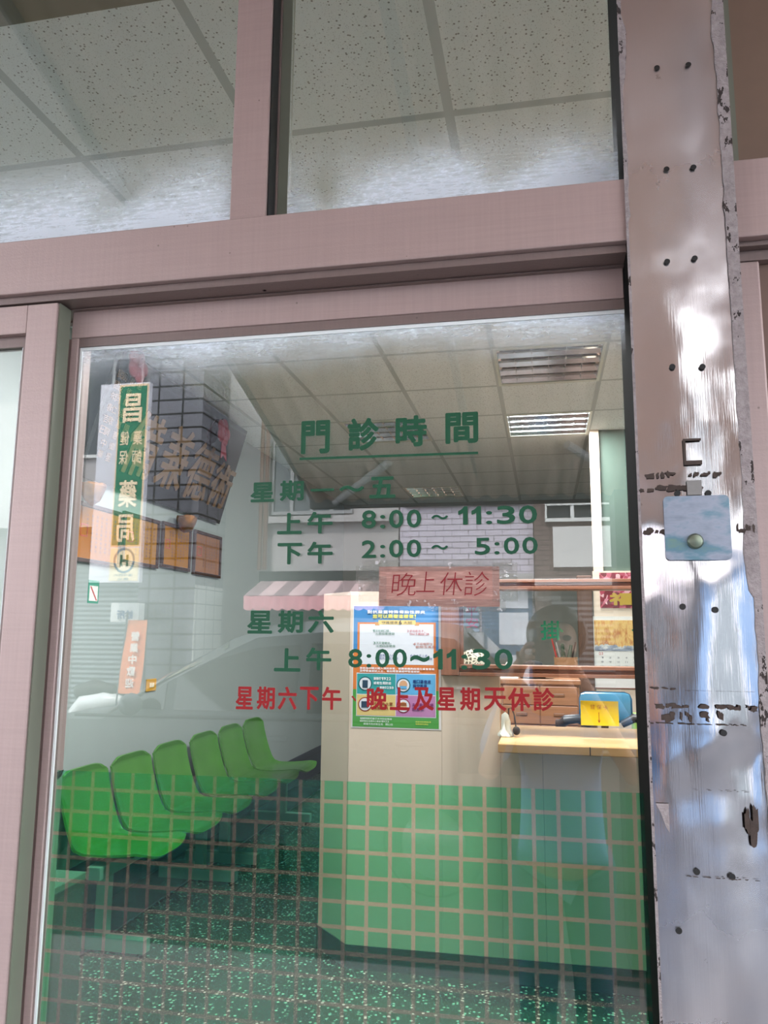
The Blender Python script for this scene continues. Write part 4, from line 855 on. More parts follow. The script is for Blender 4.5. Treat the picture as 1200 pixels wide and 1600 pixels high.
for (x0, y0, x1, y1) in ((566, 872, 800, 893), (556, 884, 594, 912), (560, 900, 604, 940), (770, 878, 808, 940), (590, 936, 790, 955)):
    p0, p1 = on(x0, y1, 1, -0.0068), on(x1, y0, 1, -0.0068); MB().grid(lambda u, v: Vector((p0.x+(p1.x-p0.x)*u, -0.0072+0.0003*math.sin(u*21), p0.z+(p1.z-p0.z)*v+0.001*noise.noise(Vector((u*9, v*3, x0))))), 20, 3).solid(0.0002).make('tape', M_tp, nt_)
#@@EXTERIOR
# ------------------------------------------------------------------ the street that the glass mirrors
def mat_road():
    b = NB('asphalt'); p, x = b.pos(); return b.done(b.bsdf(b.mix(b.noise(p, 60, 4), srgb(42, 41, 44), srgb(60, 58, 60)), 0.8))
struct(MB().box(-40, 40, -40, -0.01, -0.3, -0.1).make('floor_road', mat_road()))
struct(MB().box(-30, 30, -2.6, -0.002, -0.1, 0.0).make('floor_pavement', plain('pavement', (126, 120, 120), 0.7, scale=3)))
struct(MB().box(-9, 6, -2.6, -0.09, 3.30, 3.62).make('trim_soffit', plain('pale_soffit', (190, 184, 180), 0.8)))
# awning of our own shop front
AX0, AX1 = -1.34, 0.62
za = lambda y: 3.22+0.304*y
aw = thing('shop_awning', 'long sloping corrugated awning over the clinic pavement, mirrored in the glass', 'awning', (0, -0.1, 3.19))
def mat_awn():
    b = NB('brownish_awning_sheet'); p, x = b.pos(); return b.done(b.bsdf(b.mix(b.noise(p, 3, 3), srgb(186, 158, 142), srgb(208, 182, 168)), 0.6))
m = MB(); m.grid(lambda u, v: Vector((AX0+(AX1-AX0)*u, -0.12-3.08*v, za(-0.12-3.08*v)+0.012*math.cos(u*2*math.pi*19)+0.02)), 304, 2); m.solid(0.003); m.make('sheet', mat_awn(), aw, smooth=True)
M_grey_iron = plain('pale_painted_iron', (178, 178, 182), 0.5, var=0.1)
M_iron = plain('grey_painted_iron', (96, 98, 104), 0.6, var=0.2)
m = MB(); m.box(AX0, AX1, -3.24, -3.19, 2.225, 2.275).make('front_beam', M_iron, aw)
for xx in (AX0+0.03, -0.35, AX1-0.03): MB().tube([(xx, -0.12, za(-0.12)-0.02), (xx, -3.2, 2.28)], 0.02, 8).make('rafter', M_iron, aw)
for q0, q1 in ((seen(524, 785, 3.18), seen(608, 722, 2.74)), (seen(921, 716, 2.72), seen(886, 694, 2.60))): MB().tube([q0, q1], 0.022, 8).make('strut', M_grey_iron, aw)
M_pillar = plain('grey_stone_tile', (92, 90, 92), 0.5, var=0.15)
pp = MB().box(0.345, 0.60, -3.0, -2.7, 0, 2.20); pl_ = rooted(pp.make('arcade_pillar', M_pillar), (0.47, -2.85, 0)); tag(pl_, 'dark stone pillar on the pavement edge, mirrored beside the column', 'pillar')
struct(MB().box(0.70, 6.0, -2.95, -0.2, 2.95, 3.06).make('trim_canopy', plain('brownish_canopy', (172, 150, 142), 0.6)))
# houses across the street
def mat_tiles(name, c1, joint, pu, pz, lw):
    b = NB(name); p, x = b.pos(); hx = b.math('ADD', x[0], x[1])
    row = b.math('FLOOR', b.math('DIVIDE', x[2], pz)); sh = b.math('MULTIPLY', b.math('MODULO', row, 2.0), pu/2)
    ln = b.math('MAXIMUM', b.line(b.math('ADD', hx, sh), pu, 0, lw), b.line(x[2], pz, 0, lw))
    return b.done(b.bsdf(b.mix(ln, b.mix(b.noise(p, 3, 3), tuple(k*0.9 for k in srgb(*c1)), srgb(*c1)), srgb(*joint)), 0.45))
def mat_grid(name, c1, joint, pu, pz, lw):
    b = NB(name); p, x = b.pos(); hx = b.math('ADD', x[0], x[1])
    ln = b.math('MAXIMUM', b.line(hx, pu, 0, lw), b.line(x[2], pz, 0, lw))
    return b.done(b.bsdf(b.mix(ln, b.mix(b.noise(p, 3, 3), tuple(k*0.9 for k in srgb(*c1)), srgb(*c1)), srgb(*joint)), 0.35))
def mat_shutter(name, c1):
    b = NB(name); p, x = b.pos(); c = srgb(*c1); f = b.math('FRACT', b.math('DIVIDE', x[2], 0.075))
    return b.done(b.bsdf(b.mix(b.noise(p, 2, 3), tuple(k*0.85 for k in c), c), 0.45, 0.2, b.bump(b.math('PINGPONG', f, 0.5), 0.9, 0.03)))
M_lav = mat_tiles('lavender_brick_tile', (206, 198, 212), (120, 114, 124), 0.24, 0.085, 0.012)
M_brn = mat_tiles('brown_brick_tile', (120, 102, 98), (70, 60, 60), 0.20, 0.07, 0.012)
M_dtile = mat_grid('dark_grey_stone_tile', (112, 112, 120), (10, 10, 12), 0.38, 0.21, 0.03)
M_wtile = mat_grid('pale_wall_tile', (206, 208, 204), (110, 110, 106), 0.30, 0.21, 0.016)
M_grey = plain('stained_grey_render', (176, 172, 172), 0.8, var=0.14, scale=1.6); M_white = plain('white_render', (214, 212, 210), 0.7, var=0.07, scale=1.2)
M_win = plain('dark_window_glass', (56, 62, 68), 0.08, spec=0.9); M_wfr = plain('white_window_frame', (216, 216, 214), 0.5); M_blueglass = plain('blue_green_pane', (110, 140, 146), 0.12, spec=0.8)
M_shb, M_shg, M_shd = mat_shutter('blue_grey_shutter', (104, 128, 158)), mat_shutter('pale_grey_shutter', (112, 120, 124)), mat_shutter('dark_shutter', (62, 66, 72))
YO = -10.0
def house(name, label, x0, x1, y, depth, h, wall):
    b_ = thing(name, label, 'building', ((x0+x1)/2, y-depth/2, -0.1), 'houses across the street'); MB().box(x0, x1, y-depth, y, -0.1, h).make('wall', wall, b_); return b_
def hwin(b_, x0, x1, z0, z1, y, n=2, glass=None, bars=0, fr=None):
    e = 0.05; m = MB(); yy = y+0.002
    m.box(x0, x1, yy, yy+0.06, z0, z0+e).box(x0, x1, yy, yy+0.06, z1-e, z1)
    for k in range(n+1):
        xc = x0+(x1-x0)*k/n; m.box(max(x0, xc-e/2), min(x1, xc+e/2), yy, yy+0.06, z0+e, z1-e)
    for k in range(bars): zb = z0+e+(z1-z0-2*e)*(k+1)/(bars+1); m.box(x0+e/2, x1-e/2, yy+0.05, yy+0.07, zb-0.015, zb+0.015)
    f = m.make('window', fr or M_wfr, b_); MB().box(x0+e/2, x1-e/2, yy+0.005, yy+0.02, z0+e/2, z1-e/2).make('pane', glass or M_win, f)
def shutter(b_, x0, x1, y, h, mat): MB().box(x0, x1, y+0.002, y+0.04, -0.095, h).make('shutter', mat, b_)
# lavender brick house
h1 = house('brick_house', 'house with lavender brick front mirrored behind the opening hours', -2.04, -0.13, YO, 6, 6.5, M_lav)
hwin(h1, -1.95, -0.22, 3.32, 4.5, YO, 3, M_blueglass); 
m = MB(); m.box(-2.04, -0.13, YO, YO+0.25, 2.22, 2.33); m.make('canopy_slab', M_grey, h1)
shutter(h1, -1.98, -0.9, YO, 2.2, M_shb)
dj = MB(); dj.box(-0.86, -0.16, YO+0.002, YO+0.05, -0.095, 2.2); df = dj.make('shop_door', plain('blue_door_frame', (60, 92, 124), 0.4), h1)
for z0, z1 in ((1.86, 2.14), (1.36, 1.80), (0.3, 1.22)): MB().box(-0.62, -0.22, YO+0.0505, YO+0.058, z0, z1).make('pane', plain('bright_pane', (214, 216, 226), 0.3), df)
# brown-tiled house with a pale panel and barred window
h2 = house('tiled_house', 'house with brown brick tile and a pale panel under a barred window', -0.12, 1.25, YO+0.1, 6, 6.5, M_brn)
hwin(h2, 0.04, 1.15, 3.05, 4.3, YO+0.1, 3, bars=5)
MB().box(0.14, 1.15, YO+0.102, YO+0.16, 2.42, 2.98).make('panel', M_white, h2)
MB().box(-0.12, 1.25, YO+0.1, YO+0.3, 2.16, 2.26).make('canopy_slab', M_grey, h2)
shutter(h2, 0.1, 1.15, YO+0.1, 2.14, M_shd)
h7 = house('white_house', 'tall white house mirrored in the steel column', 1.35, 6.5, YO+0.1, 6, 7.0, M_white)
hwin(h7, 1.7, 3.4, 3.2, 4.6, YO+0.1, 3, bars=3); hwin(h7, 4.0, 5.8, 3.2, 4.6, YO+0.1, 3, bars=3); MB().box(1.35, 6.5, YO+0.1, YO+0.5, 2.5, 2.75).make('canopy_slab', M_grey, h7)
shutter(h7, 1.6, 3.4, YO+0.1, 2.4, M_shb); shutter(h7, 3.7, 6.0, YO+0.1, 2.4, M_shg)
# grey rendered house with dark windows and the striped awning
h3 = house('grey_house', 'grey rendered house with dark upper windows above the striped awning', -4.15, -2.06, YO, 6, 6.5, M_grey)
hwin(h3, -4.0, -2.75, 3.25, 4.4, YO, 4, M_win, fr=plain('grey_window_frame', (150, 150, 152), 0.5))
MB().box(-4.15, -2.1, YO, YO+0.12, 3.12, 3.22).make('sill', M_grey, h3); MB().box(-4.15, -2.06, YO, YO+0.10, 2.22, 2.40).make('sign_fascia', plain('dark_fascia', (42, 46, 46), 0.5), h3)
shutter(h3, -4.0, -2.2, YO, 2.18, M_shd)
for xx in (-4.14, -4.06): MB().tube([(xx, YO+0.14, 2.42), (xx, YO+0.14, 6.4)], 0.035, 8).make('downpipe', plain('brown_pipe', (112, 84, 74), 0.5), h3)
ap = thing('striped_awning', 'pink and grey striped fabric awning with scalloped edge, mirrored in the glass', 'awning', (-3.1, YO, 2.2))
def mat_stripe():
    b = NB('pink_grey_stripe'); p, x = b.pos(); return b.done(b.bsdf(b.mix(b.line(x[0], 0.42, 0, 0.21), srgb(150, 128, 132), srgb(206, 176, 178)), 0.7))
m = MB(); m.grid(lambda u, v: Vector((-4.1+2.0*u, YO+0.15+0.65*v, 2.24-0.24*v)), 24, 4); m.solid(0.01); m.make('canopy', mat_stripe(), ap)
m = MB(); m.grid(lambda u, v: Vector((-4.1+2.0*u, YO+0.80+0.015*math.sin(u*90), 2.0-(0.17+0.03*abs(math.sin(u*math.pi*14)))*v)), 112, 2); m.solid(0.008); m.make('valance', plain('pink_valance', (226, 160, 168), 0.7), ap)
for xx in (-4.06, -2.14): MB().tube([(xx, YO+0.15, 1.7), (xx, YO+0.79, 2.0)], 0.015, 6).make('arm', M_iron, ap)
# corner house in dark tile, with paler tile on its ground floor
h4 = thing('tiled_pillar', 'tall square pillar in dark grey stone tile mirrored inside the black plaque', 'pillar', (-5.17, -9.5, -0.1))
MB().box(-5.6, -4.75, -9.98, -9.0, -0.1, 9).make('shaft', M_dtile, h4)
MB().box(-4.7495, -4.74, -9.98, -9.0, -0.1, 2.15).make('base_cladding', M_wtile, h4)
# white house with balconies farther back
h5 = house('balcony_house', 'white house with stacked balconies behind the dark tiled pillar', -10.5, -6.2, -18, 6, 11, M_white)
for z0 in (2.9, 6.3, 9.6):
    bl = MB().box(-9.6, -6.3, -17.99, -17.0, z0, z0+0.98).make('balcony', M_white, h5); MB().box(-9.62, -6.28, -17.99, -16.98, z0-0.62, z0-0.001).make('balcony_slab', plain('dark_slab', (104, 96, 98), 0.7), bl)
    hwin(h5, -9.4, -6.6, z0+1.0, z0+2.35, -18, 4, bars=8)
tc = thing('teal_awning', 'small faded teal awning on the white house', 'awning', (-7.3, -16.9, 2.2))
m = MB(); m.grid(lambda u, v: Vector((-8.4+2.2*u, -16.9+0.8*v, 2.24-0.25*v+0.02*math.sin(u*40))), 40, 4); m.solid(0.01); m.make('canopy', plain('faded_teal', (110, 170, 160), 0.7), tc, smooth=True)
m = MB(); m.grid(lambda u, v: Vector((-8.4+2.2*u, -16.08+0.03*math.sin(u*60), 1.98-0.25*v)), 60, 2); m.solid(0.01); m.make('valance', plain('faded_teal', 0), tc, smooth=True)
shutter(h5, -9.4, -6.4, -18, 2.0, M_shb)
# white house at the far end with the pharmacy sign
h6 = house('pharmacy_house', 'pale grey house that carries the green pharmacy sign', -12.5, -5.65, -10.2, 5, 9, M_grey)
hwin(h6, -7.4, -6.35, 4.3, 6.0, -10.2, 2); MB().box(-9.5, -5.66, -10.19, -9.4, 3.05, 3.3).make('canopy_slab', M_grey, h6); shutter(h6, -8.6, -5.9, -10.2, 2.6, M_shg)
MB().box(-9.5, -5.66, -10.19, -9.2, 6.6, 7.0).make('eaves_slab', plain('grey_eaves', (110, 110, 116), 0.6), h6)
# vertical pharmacy sign board
S0 = seen(225, 885, 8.0); S1 = seen(190, 617, 8.0)
sx_l, sx_r = -5.46, -5.08; szt, szb = 4.72, 2.60; sy = -8.0
ps = thing('pharmacy_sign', 'tall green pharmacy sign with cream characters and a round emblem, mirrored in the plaque', 'sign', ((sx_l+sx_r)/2, sy, szb))
MB().box(sx_l-0.30, sx_r+0.03, sy-0.08, sy-0.002, szb-0.48, szt+0.05).make('light_box', plain('sign_white', (226, 224, 232), 0.4), ps)
MB().box(sx_l-0.02, sx_r+0.02, sy-0.0015, sy+0.004, szb-0.02, szt+0.03).make('border', plain('sign_peach', (240, 206, 170), 0.4), ps)
MB().box(sx_l, sx_r, sy+0.0045, sy+0.008, szb, szt).make('green_field', plain('sign_green', (16, 120, 84), 0.4, var=0.2, scale=2.5), ps)
M_scream = plain('sign_cream', (250, 226, 190), 0.4); W0 = sx_r-sx_l; BX = Vector((-1, 0, 0))
m = MB(); yS = sy+0.0085
def sgn(ch, cu, z0, wd, hh): write(m, ch, (sx_r-W0*cu+wd/2, yS, z0), BX, ZA, wd, hh, 0.02 if hh > 0.3 else 0.008)       # cu: across, as read in the street
sgn('昌', 0.5, 4.22, 0.27, 0.40); 
sgn('藥', 0.25, 3.92, 0.13, 0.19); sgn('師', 0.25, 3.66, 0.13, 0.19); sgn('健', 0.74, 3.92, 0.13, 0.19); sgn('保', 0.74, 3.66, 0.13, 0.19)
sgn('藥', 0.5, 3.09, 0.26, 0.36); sgn('局', 0.5, 2.64, 0.26, 0.36)
m.make('characters', M_scream, ps)
MB().box(sx_l-0.01, sx_r+0.01, sy-0.0015, sy+0.006, szb-0.46, szb-0.04).make('emblem_panel', plain('sign_cream_panel', (244, 226, 190), 0.4), ps)
xc, zc = (sx_l+sx_r)/2, szb-0.20; m = MB()
N = 32; R1, R2 = 0.15, 0.122
for k in range(N):
    a0, a1 = 2*math.pi*k/N, 2*math.pi*(k+1)/N; q = lambda R, a: Vector((xc+R*math.cos(a), sy+0.007, zc+R*1.1*math.sin(a))); m.quad(q(R1, a0), q(R1, a1), q(R2, a1), q(R2, a0))
m.make('emblem_ring', plain('emblem_blue_grey', (110, 140, 150), 0.4), ps)
m = MB(); write(m, 'H', (xc+0.06, sy+0.0075, zc-0.075), BX, ZA, 0.12, 0.15, 0.05); m.make('emblem_letter', plain('emblem_green', (40, 110, 80), 0.4), ps)
m = MB(); write(m, '健保特約', (xc+0.13, sy+0.0075, szb-0.405), BX, ZA, 0.26, 0.035, 0.0); write(m, '藥局', (xc+0.08, sy+0.0075, szb-0.455), BX, ZA, 0.16, 0.035, 0.0); m.make('small_characters', plain('emblem_blue_grey', 0), ps)
# small signs and banner near the ground
a = seen(216, 972, 8.6); b_ = seen(174, 942, 8.6)
ws = thing('shop_sign', 'small white projecting shop sign with blue lettering', 'sign', ((a.x+b_.x)/2, -8.6, a.z)); MB().box(b_.x, a.x, -8.75, -8.6, a.z, b_.z).make('board', M_wfr, ws)
m = MB(); write(m, '診所', (a.x-0.08, -8.598, a.z+0.04), BX, ZA, 0.24, 0.12, 0.02); m.make('lettering', plain('sign_blue', (70, 100, 140), 0.4), ws); MB().box(b_.x+0.1, b_.x+0.13, -10.19, -8.7501, a.z+0.1, a.z+0.14).make('bracket', M_iron, ws)
a = seen(196, 1058, 8.4); b_ = seen(224, 985, 8.4); fx = a.x
fb = thing('banner_flag', 'orange and white upright banner standing by the scooter', 'banner', (fx+0.1, -8.4, -0.1))
MB().tube([(fx-0.16, -8.4, -0.06), (fx-0.02, -8.4, 1.75)], 0.012, 8).make('pole', M_iron, fb); MB().box(fx-0.3, fx+0.05, -8.55, -8.25, -0.1, -0.06, 0.01).make('base', M_black, fb)
m = MB(); m.grid(lambda u, v: Vector((fx-0.09+0.075*v+0.30*u, -8.4+0.02*math.sin(v*5+u*3), 0.7+0.95*v)), 8, 14); m.solid(0.004); fl = m.make('cloth', plain('orange_cloth', (236, 140, 96), 0.7), fb, smooth=True)
m = MB()
for k, ch in enumerate('營業中歡迎'): write(m, ch, (fx+0.19-0.012*k, -8.365, 1.38-0.15*k), BX, ZA, 0.12, 0.12, 0.03)
m.make('characters', plain('banner_white', (244, 236, 230), 0.6), fb)
# parked scooter
sc0 = Vector((-6.75, -9.45, -0.1))
st = thing('scooter', 'white scooter parked by the pale shutter across the street', 'scooter', tuple(sc0))
M_scw = plain('white_scooter_body', (220, 222, 222), 0.25, coat=0.5)
for dx in (-0.58, 0.58):
    wl = MB().lathe([(0.14, -0.045), (0.20, -0.05), (0.225, -0.03), (0.23, 0), (0.225, 0.03), (0.20, 0.05), (0.14, 0.045)], (sc0.x+dx, sc0.y, sc0.z+0.23), 'y', 28).make('wheel', M_black, st, smooth=True)
    MB().lathe([(0.02, -0.04), (0.13, -0.035), (0.13, 0.035), (0.02, 0.04)], (sc0.x+dx, sc0.y, sc0.z+0.23), 'y', 20).make('hub', plain('alloy', (170, 172, 174), 0.3, 0.8), wl)
def P3(dx, dy, dz): return sc0+Vector((dx, dy, dz))
MB().tube([P3(0.75, 0, 0.62), P3(0.5, 0, 0.60), P3(0.15, 0, 0.55), P3(-0.02, 0, 0.40)], [0.06, 0.16, 0.15, 0.10], 16).make('tail_body', M_scw, st, smooth=True)
MB().box(sc0.x-0.32, sc0.x+0.1, sc0.y-0.13, sc0.y+0.13, sc0.z+0.24, sc0.z+0.33, 0.03).make('footboard', M_black, st)
MB().tube([P3(-0.36, 0, 0.30), P3(-0.42, 0, 0.6), P3(-0.40, 0, 0.92)], [0.14, 0.17, 0.10], 16).make('front_shield', M_scw, st, smooth=True)
MB().tube([P3(-0.58, 0, 0.28), P3(-0.45, 0, 0.85)], 0.03, 8).make('fork', M_iron, st); MB().tube([P3(-0.62, 0, 0.46), P3(-0.42, 0, 0.47)], [0.05, 0.06], 10).make('front_mudguard', M_scw, st, smooth=True)
MB().tube([P3(0.62, 0, 0.76), P3(0.3, 0, 0.78), P3(0.02, 0, 0.72)], [0.07, 0.13, 0.10], 14).make('seat', M_black, st, smooth=True)
hb = MB().tube([P3(-0.36, -0.33, 1.0), P3(-0.42, -0.1, 1.0), P3(-0.42, 0.1, 1.0), P3(-0.36, 0.33, 1.0)], 0.018, 8).make('handlebar', M_black, st, smooth=True)
MB().ball(P3(-0.48, 0, 0.95), 0.09, 1, 1.2, 0.9, 16).make('headlight', plain('headlight_lens', (236, 240, 244), 0.1), st, smooth=True)
for s in (-1, 1):
    mr = MB().tube([P3(-0.38, s*0.28, 1.0), P3(-0.40, s*0.30, 1.2)], 0.008, 6).make('mirror_stalk', M_black, st); MB().ball(P3(-0.40, s*0.30, 1.24), 0.06, 0.25, 1.1, 0.8, 14).make('mirror', M_black, mr, smooth=True)
# parked car behind the photographer
def make_car():
    car = thing('parked_car', 'dark grey people carrier parked at the kerb, mirrored over the green chairs', 'car', (-1.9, -4.7, -0.1))
    M_paint = plain('dark_grey_paint', (70, 74, 76), 0.38, 0.2, var=0.02, coat=0.15); M_cw = plain('tinted_car_glass', (18, 22, 24), 0.03, spec=0.8); M_chrome = plain('chrome', (210, 212, 214), 0.12, 1.0)
    G = -0.1; ym = -4.72; hw = 0.86
    low = [(-4.35, 0.42), (-4.40, 0.60), (-4.30, 0.78), (-3.95, 0.92), (-3.25, 1.00), (0.05, 1.05), (0.16, 0.85), (0.18, 0.42), (0.0, 0.26), (-4.2, 0.26)]
    def section(prof, hw_fn, nm, mat, n=12, crown=0.0):
        m = MB(); rings = []
        for k in range(n+1):
            s = 2*k/n-1; ring = [m.b.verts.new((x, ym+s*hw_fn(z), G+z-(crown*max(0, z-1.1)/0.6*abs(s)**5))) for x, z in prof]; rings.append(ring)
        q = len(prof)
        for a, c in zip(rings, rings[1:]):
            for i in range(q): m.b.faces.new((a[i], a[(i+1) % q], c[(i+1) % q], c[i]))
        m.b.faces.new(rings[0]); m.b.faces.new(list(reversed(rings[-1])))
        return m.make(nm, mat, car, smooth=True)
    section(low, lambda z: hw*(0.97 if z < 0.5 else 1.0), 'body', M_paint)
    tw = lambda z: hw*(1.0-0.16*max(0, (z-1.0))/0.7)
    cabin = [(-3.22, 1.0), (-2.75, 1.30), (-2.25, 1.56), (-1.90, 1.66), (-1.4, 1.71), (-0.9, 1.71), (-0.55, 1.66), (-0.25, 1.36), (0.02, 1.05)]
    def bulge(x, sgn_): return x + 0.24*sgn_**2*max(0.0, min(1.0, (-1.9-x)/0.5)) - 0.03
    def cabin_pt(x, z, q, out=0.0): return Vector((bulge(x, q)-out, ym+q*tw(z), G+z-0.10*max(0, z-1.1)/0.6*abs(q)**5+out))
    m = MB(); rings = []; N = 16
    for k in range(N+1): rings.append([m.b.verts.new(cabin_pt(x, z, 2*k/N-1)) for x, z in cabin])
    for a, c in zip(rings, rings[1:]):
        for q in range(len(cabin)): m.b.faces.new((a[q], a[(q+1) % len(cabin)], c[(q+1) % len(cabin)], c[q]))
    m.b.faces.new(rings[0]); m.b.faces.new(list(reversed(rings[-1]))); m.make('cabin', M_paint, car, smooth=True)
    wsp = [(-3.17, 1.03), (-2.75, 1.30), (-2.28, 1.545)]
    def wfn(u, v):
        t = v*2; k = min(int(t), 1); f = t-k; x = wsp[k][0]+(wsp[k+1][0]-wsp[k][0])*f; z = wsp[k][1]+(wsp[k+1][1]-wsp[k][1])*f
        return cabin_pt(x, z, (2*u-1)*0.93, 0.006)
    m = MB(); m.grid(wfn, 16, 8); m.make('windscreen', M_cw, car, smooth=True)
    for s in (-1, 1):
        for nm, poly in (('quarter_window', [(-2.86, 1.08), (-2.55, 1.08), (-2.55, 1.26)]), ('side_window', [(-2.48, 1.08), (-1.62, 1.08), (-1.62, 1.52), (-1.90, 1.50), (-2.20, 1.42), (-2.48, 1.29)]), ('side_window', [(-1.54, 1.08), (-0.78, 1.08), (-0.78, 1.53), (-1.54, 1.53)]), ('side_window', [(-0.70, 1.08), (-0.18, 1.08), (-0.32, 1.36), (-0.52, 1.50), (-0.70, 1.52)])):
            m = MB(); m.prism([(x, ym+s*(tw(z)+0.004), G+z) for x, z in poly], (0, s*-0.02, 0)); m.make(nm, M_cw, car)
        m = MB(); m.tube([(-3.2, ym+s*(tw(1.03)+0.01), G+1.03), (0.0, ym+s*(tw(1.05)+0.01), G+1.05)], 0.012, 6); m.make('waist_strip', M_black, car)
        m = MB(); m.ball((-2.72, ym+s*(hw+0.13), G+1.12), 0.1, 0.7, 1, 0.75, 14); m.make('wing_mirror', M_paint, car, smooth=True)
        for xx in (-1.75, -0.85): m = MB(); m.box(xx-0.09, xx+0.09, ym+s*hw+(0 if s > 0 else -0.03), ym+s*hw+(0.03 if s > 0 else 0), G+0.90, G+0.93, 0.006); m.make('door_handle', M_paint, car)
        for xx in (-3.55, -0.70):
            wl = MB().lathe([(0.18, -0.1), (0.30, -0.105), (0.325, -0.07), (0.325, 0.07), (0.30, 0.105), (0.18, 0.1)], (xx, ym+s*(hw-0.09), 0.325+G), 'y', 36).make('wheel', M_black, car, smooth=True)
            m = MB(); m.lathe([(0.20, -0.108), (0.17, -0.112), (0.05, -0.118), (0.05, 0.118), (0.17, 0.112), (0.20, 0.108)], (xx, ym+s*(hw-0.09), 0.325+G), 'y', 24); m.make('rim', M_chrome, wl, smooth=True)
        MB().ball((-4.26, ym+s*0.62, G+0.72), 0.14, 0.6, 1.3, 0.7, 16).make('headlight', plain('headlight_lens', 0), car, smooth=True); MB().box(0.13, 0.19, ym+s*0.78-0.06, ym+s*0.78+0.06, G+0.65, G+0.98, 0.02).make('tail_light', plain('red_lens', (150, 24, 24), 0.2), car)
    def sl(p0, p1, nm):
        m = MB(); (x0, z0), (x1, z1) = p0, p1; n = Vector((-(z1-z0), 0, x1-x0)).normalized(); n = n if n.z > 0 else -n; o = n*0.006
        m.prism([Vector((x0, ym-tw(z0)+0.08, G+z0))+o, Vector((x1, ym-tw(z1)+0.08, G+z1))+o, Vector((x1, ym+tw(z1)-0.08, G+z1))+o, Vector((x0, ym+tw(z0)-0.08, G+z0))+o], -n*0.012); m.make(nm, M_cw, car)
    sl((-0.50, 1.61), (-0.27, 1.38), 'rear_window')
    MB().box(-4.43, -4.36, ym-0.5, ym+0.5, G+0.42, G+0.62, 0.02).make('grille', M_black, car)
make_car()
#@@PERSON
# ------------------------------------------------------------------ the person who holds the phone, mirrored in the glass
PX, PY = 0.04, -1.56
pe = thing('person', 'person in light blue shirt and grey trousers holding up a phone in both hands', 'person', (PX, PY, 0))
M_skin = plain('warm_skin', (196, 146, 120), 0.5, var=0.05); M_shirt = plain('light_blue_cotton', (112, 146, 190), 0.8, var=0.06); M_trs = plain('grey_blue_denim', (72, 84, 108), 0.85, var=0.1); M_hair = plain('black_hair', (22, 19, 18), 0.45, var=0.3, scale=60)
def skinned(name, chains, mat, parent, root=0, levels=2):
    idx, vs, rad, es = {}, [], [], []
    for ch in chains:
        prev = None
        for (p, r) in ch:
            k = tuple(round(c, 4) for c in p)
            if k not in idx: idx[k] = len(vs); vs.append(p); rad.append(r)
            i = idx[k]
            if prev is not None and (prev, i) not in es: es.append((prev, i))
            prev = i
    me = bpy.data.meshes.new(name); me.from_pydata(vs, es, []); o = bpy.data.objects.new(name, me); COL.objects.link(o)
    md = o.modifiers.new('skin', 'SKIN'); md.use_smooth_shade = True
    for i, r in enumerate(rad):
        d = me.skin_vertices[0].data[i]; d.radius = r if isinstance(r, tuple) else (r, r); d.use_root = (i == root)
    o.modifiers.new('subdivision', 'SUBSURF').levels = levels; 
    nm = bpy.data.meshes.new_from_object(o.evaluated_get(bpy.context.evaluated_depsgraph_get()))
    bpy.data.objects.remove(o); bpy.data.meshes.remove(me)
    nm.name = name; nm.materials.clear(); nm.materials.append(mat); nm.polygons.foreach_set('use_smooth', [True]*len(nm.polygons)); nm.transform(Matrix.Translation(-parent.location))
    o = bpy.data.objects.new(name, nm); COL.objects.link(o); o.parent = parent; return o
def V(dx, dy, z): return (PX+dx, PY+dy, z)
hip, wst, chs, nck = (V(0, 0, 0.84), (0.135, 0.10)), (V(0, 0, 1.00), (0.115, 0.085)), (V(0, 0, 1.20), (0.135, 0.095)), (V(0, 0.005, 1.325), 0.05)
hd0, hd1, hd2, hd3 = (V(0, 0.02, 1.385), 0.05), (V(0, 0.035, 1.425), (0.066, 0.075)), (V(0, 0.03, 1.49), (0.076, 0.088)), (V(0, 0.02, 1.545), (0.058, 0.068))
chains = [[hip, wst, chs, nck, hd0, hd1, hd2, hd3]]
arms = {}
for s in (-1, 1):
    sh, el, wr = (V(s*0.165, 0, 1.265), 0.045), (V(s*0.235, 0.10, 1.045), 0.036), ((s*0.085, -1.305, 1.395), 0.024)
    pm = ((s*0.062, -1.262, 1.425), (0.026, 0.018)); pm2 = ((s*0.056, -1.240, 1.445), (0.028, 0.014))
    chains.append([chs, sh, ((sh[0][0]*0.5+el[0][0]*0.5, sh[0][1]*0.5+el[0][1]*0.5, 1.155), 0.042), el, ((el[0][0]*0.45+wr[0][0]*0.55, el[0][1]*0.45+wr[0][1]*0.55, 1.235), 0.032), wr, pm, pm2])
    for k, (ln, dz) in enumerate(((0.9, 0.020), (1.0, 0.003), (0.95, -0.014), (0.78, -0.030))):
        b0 = (s*0.054, -1.233, 1.447+dz)
        chains.append([pm2, (b0, 0.0085), ((s*(0.052), -1.218, 1.449+dz*1.1), 0.0082), ((s*(0.047-0.004*ln), -1.2085, 1.450+dz*1.15), 0.0078), ((s*(0.040-0.012*ln), -1.2065, 1.450+dz*1.2), 0.007)])
    chains.append([pm, ((s*0.046, -1.250, 1.447), 0.0105), ((s*0.034, -1.240, 1.468), 0.009), ((s*0.024, -1.235, 1.486), 0.008)])
    kn, ak = (V(s*0.085, 0.015, 0.45), 0.052), (V(s*0.09, -0.01, 0.085), 0.034)
    chains.append([hip, (V(s*0.08, 0, 0.76), 0.085), (V(s*0.083, 0.01, 0.62), 0.074), kn, (V(s*0.088, -0.012, 0.30), 0.05), ak, (V(s*0.095, 0.06, 0.045), (0.036, 0.026)), (V(s*0.098, 0.12, 0.032), (0.032, 0.018))])
body = skinned('body', chains, M_skin, pe)
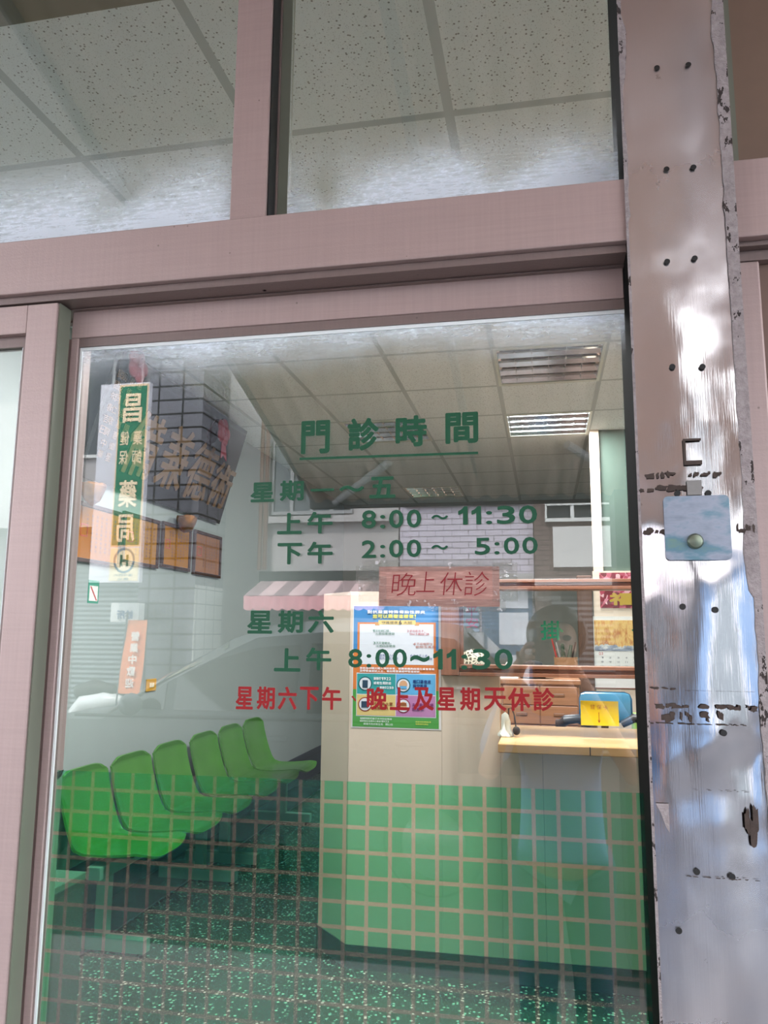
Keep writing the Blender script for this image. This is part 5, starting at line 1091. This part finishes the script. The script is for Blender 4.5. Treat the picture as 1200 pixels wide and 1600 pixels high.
# shirt and trousers follow the body
sc_ = [[(V(0, 0, 0.80), (0.158, 0.122)), (V(0, 0, 0.92), (0.142, 0.110)), (V(0, 0, 1.05), (0.136, 0.106)), (V(0, 0, 1.20), (0.152, 0.110)), (V(0, 0.003, 1.285), (0.075, 0.065))]]
for s in (-1, 1): sc_.append([(V(0, 0, 1.20), (0.152, 0.110)), (V(s*0.165, 0, 1.26), 0.060), (V(s*0.200, 0.05, 1.155), 0.058), (V(s*0.222, 0.082, 1.085), 0.056)])
skinned('shirt', sc_, M_shirt, pe, root=1)
tr = []
for s in (-1, 1): tr.append([(V(0, 0, 0.86), (0.150, 0.114)), (V(s*0.08, 0, 0.745), 0.100), (V(s*0.083, 0.01, 0.62), 0.088), (V(s*0.085, 0.015, 0.45), 0.068), (V(s*0.088, -0.010, 0.28), 0.062), (V(s*0.09, -0.008, 0.12), 0.056)])
skinned('trousers', tr, M_trs, pe)
for s in (-1, 1):
    skinned('shoe', [[(V(s*0.09, -0.04, 0.052), (0.044, 0.05)), (V(s*0.093, 0.04, 0.045), (0.044, 0.042)), (V(s*0.098, 0.13, 0.036), (0.040, 0.032))]], plain('white_trainer', (206, 206, 204), 0.6), pe)
    MB().ball(V(s*0.030, 0.110, 1.490), 0.0125, 1.2, 0.6, 0.8, 12).make('eye', plain('dark_eye', (30, 24, 22), 0.15), pe, smooth=True)
    MB().ball(V(s*0.080, 0.015, 1.475), 0.028, 0.35, 0.7, 1.1, 12).make('ear', M_skin, pe, smooth=True)
MB().lathe([(0.004, 0.0), (0.010, -0.014), (0.015, -0.036), (0.010, -0.046), (0.003, -0.048)], V(0, 0.118, 1.495), 'z', 14).make('nose', M_skin, pe, smooth=True)
MB().ball(V(0, 0.112, 1.412), 0.022, 1, 0.35, 0.28, 14).make('lips', plain('lips', (166, 96, 90), 0.4), pe, smooth=True)
m = MB().ball(V(0, 0.005, 1.500), 0.094, 0.97, 1.08, 0.95, 28)
bmesh.ops.delete(m.b, geom=[v for v in m.b.verts if (v.co.y > PY+0.062 and v.co.z < 1.535) or v.co.z < 1.415], context='VERTS'); m.solid(-0.012); m.make('hair', M_hair, pe, smooth=True)
tag(rooted(MB().box(-0.038, 0.038, -1.2240, -1.2155, 1.362, 1.522, 0.003).make('phone', plain('dark_phone', (28, 30, 34), 0.25)), (0, -1.22, 1.362)), 'dark phone held up in both hands before the glass', 'phone')
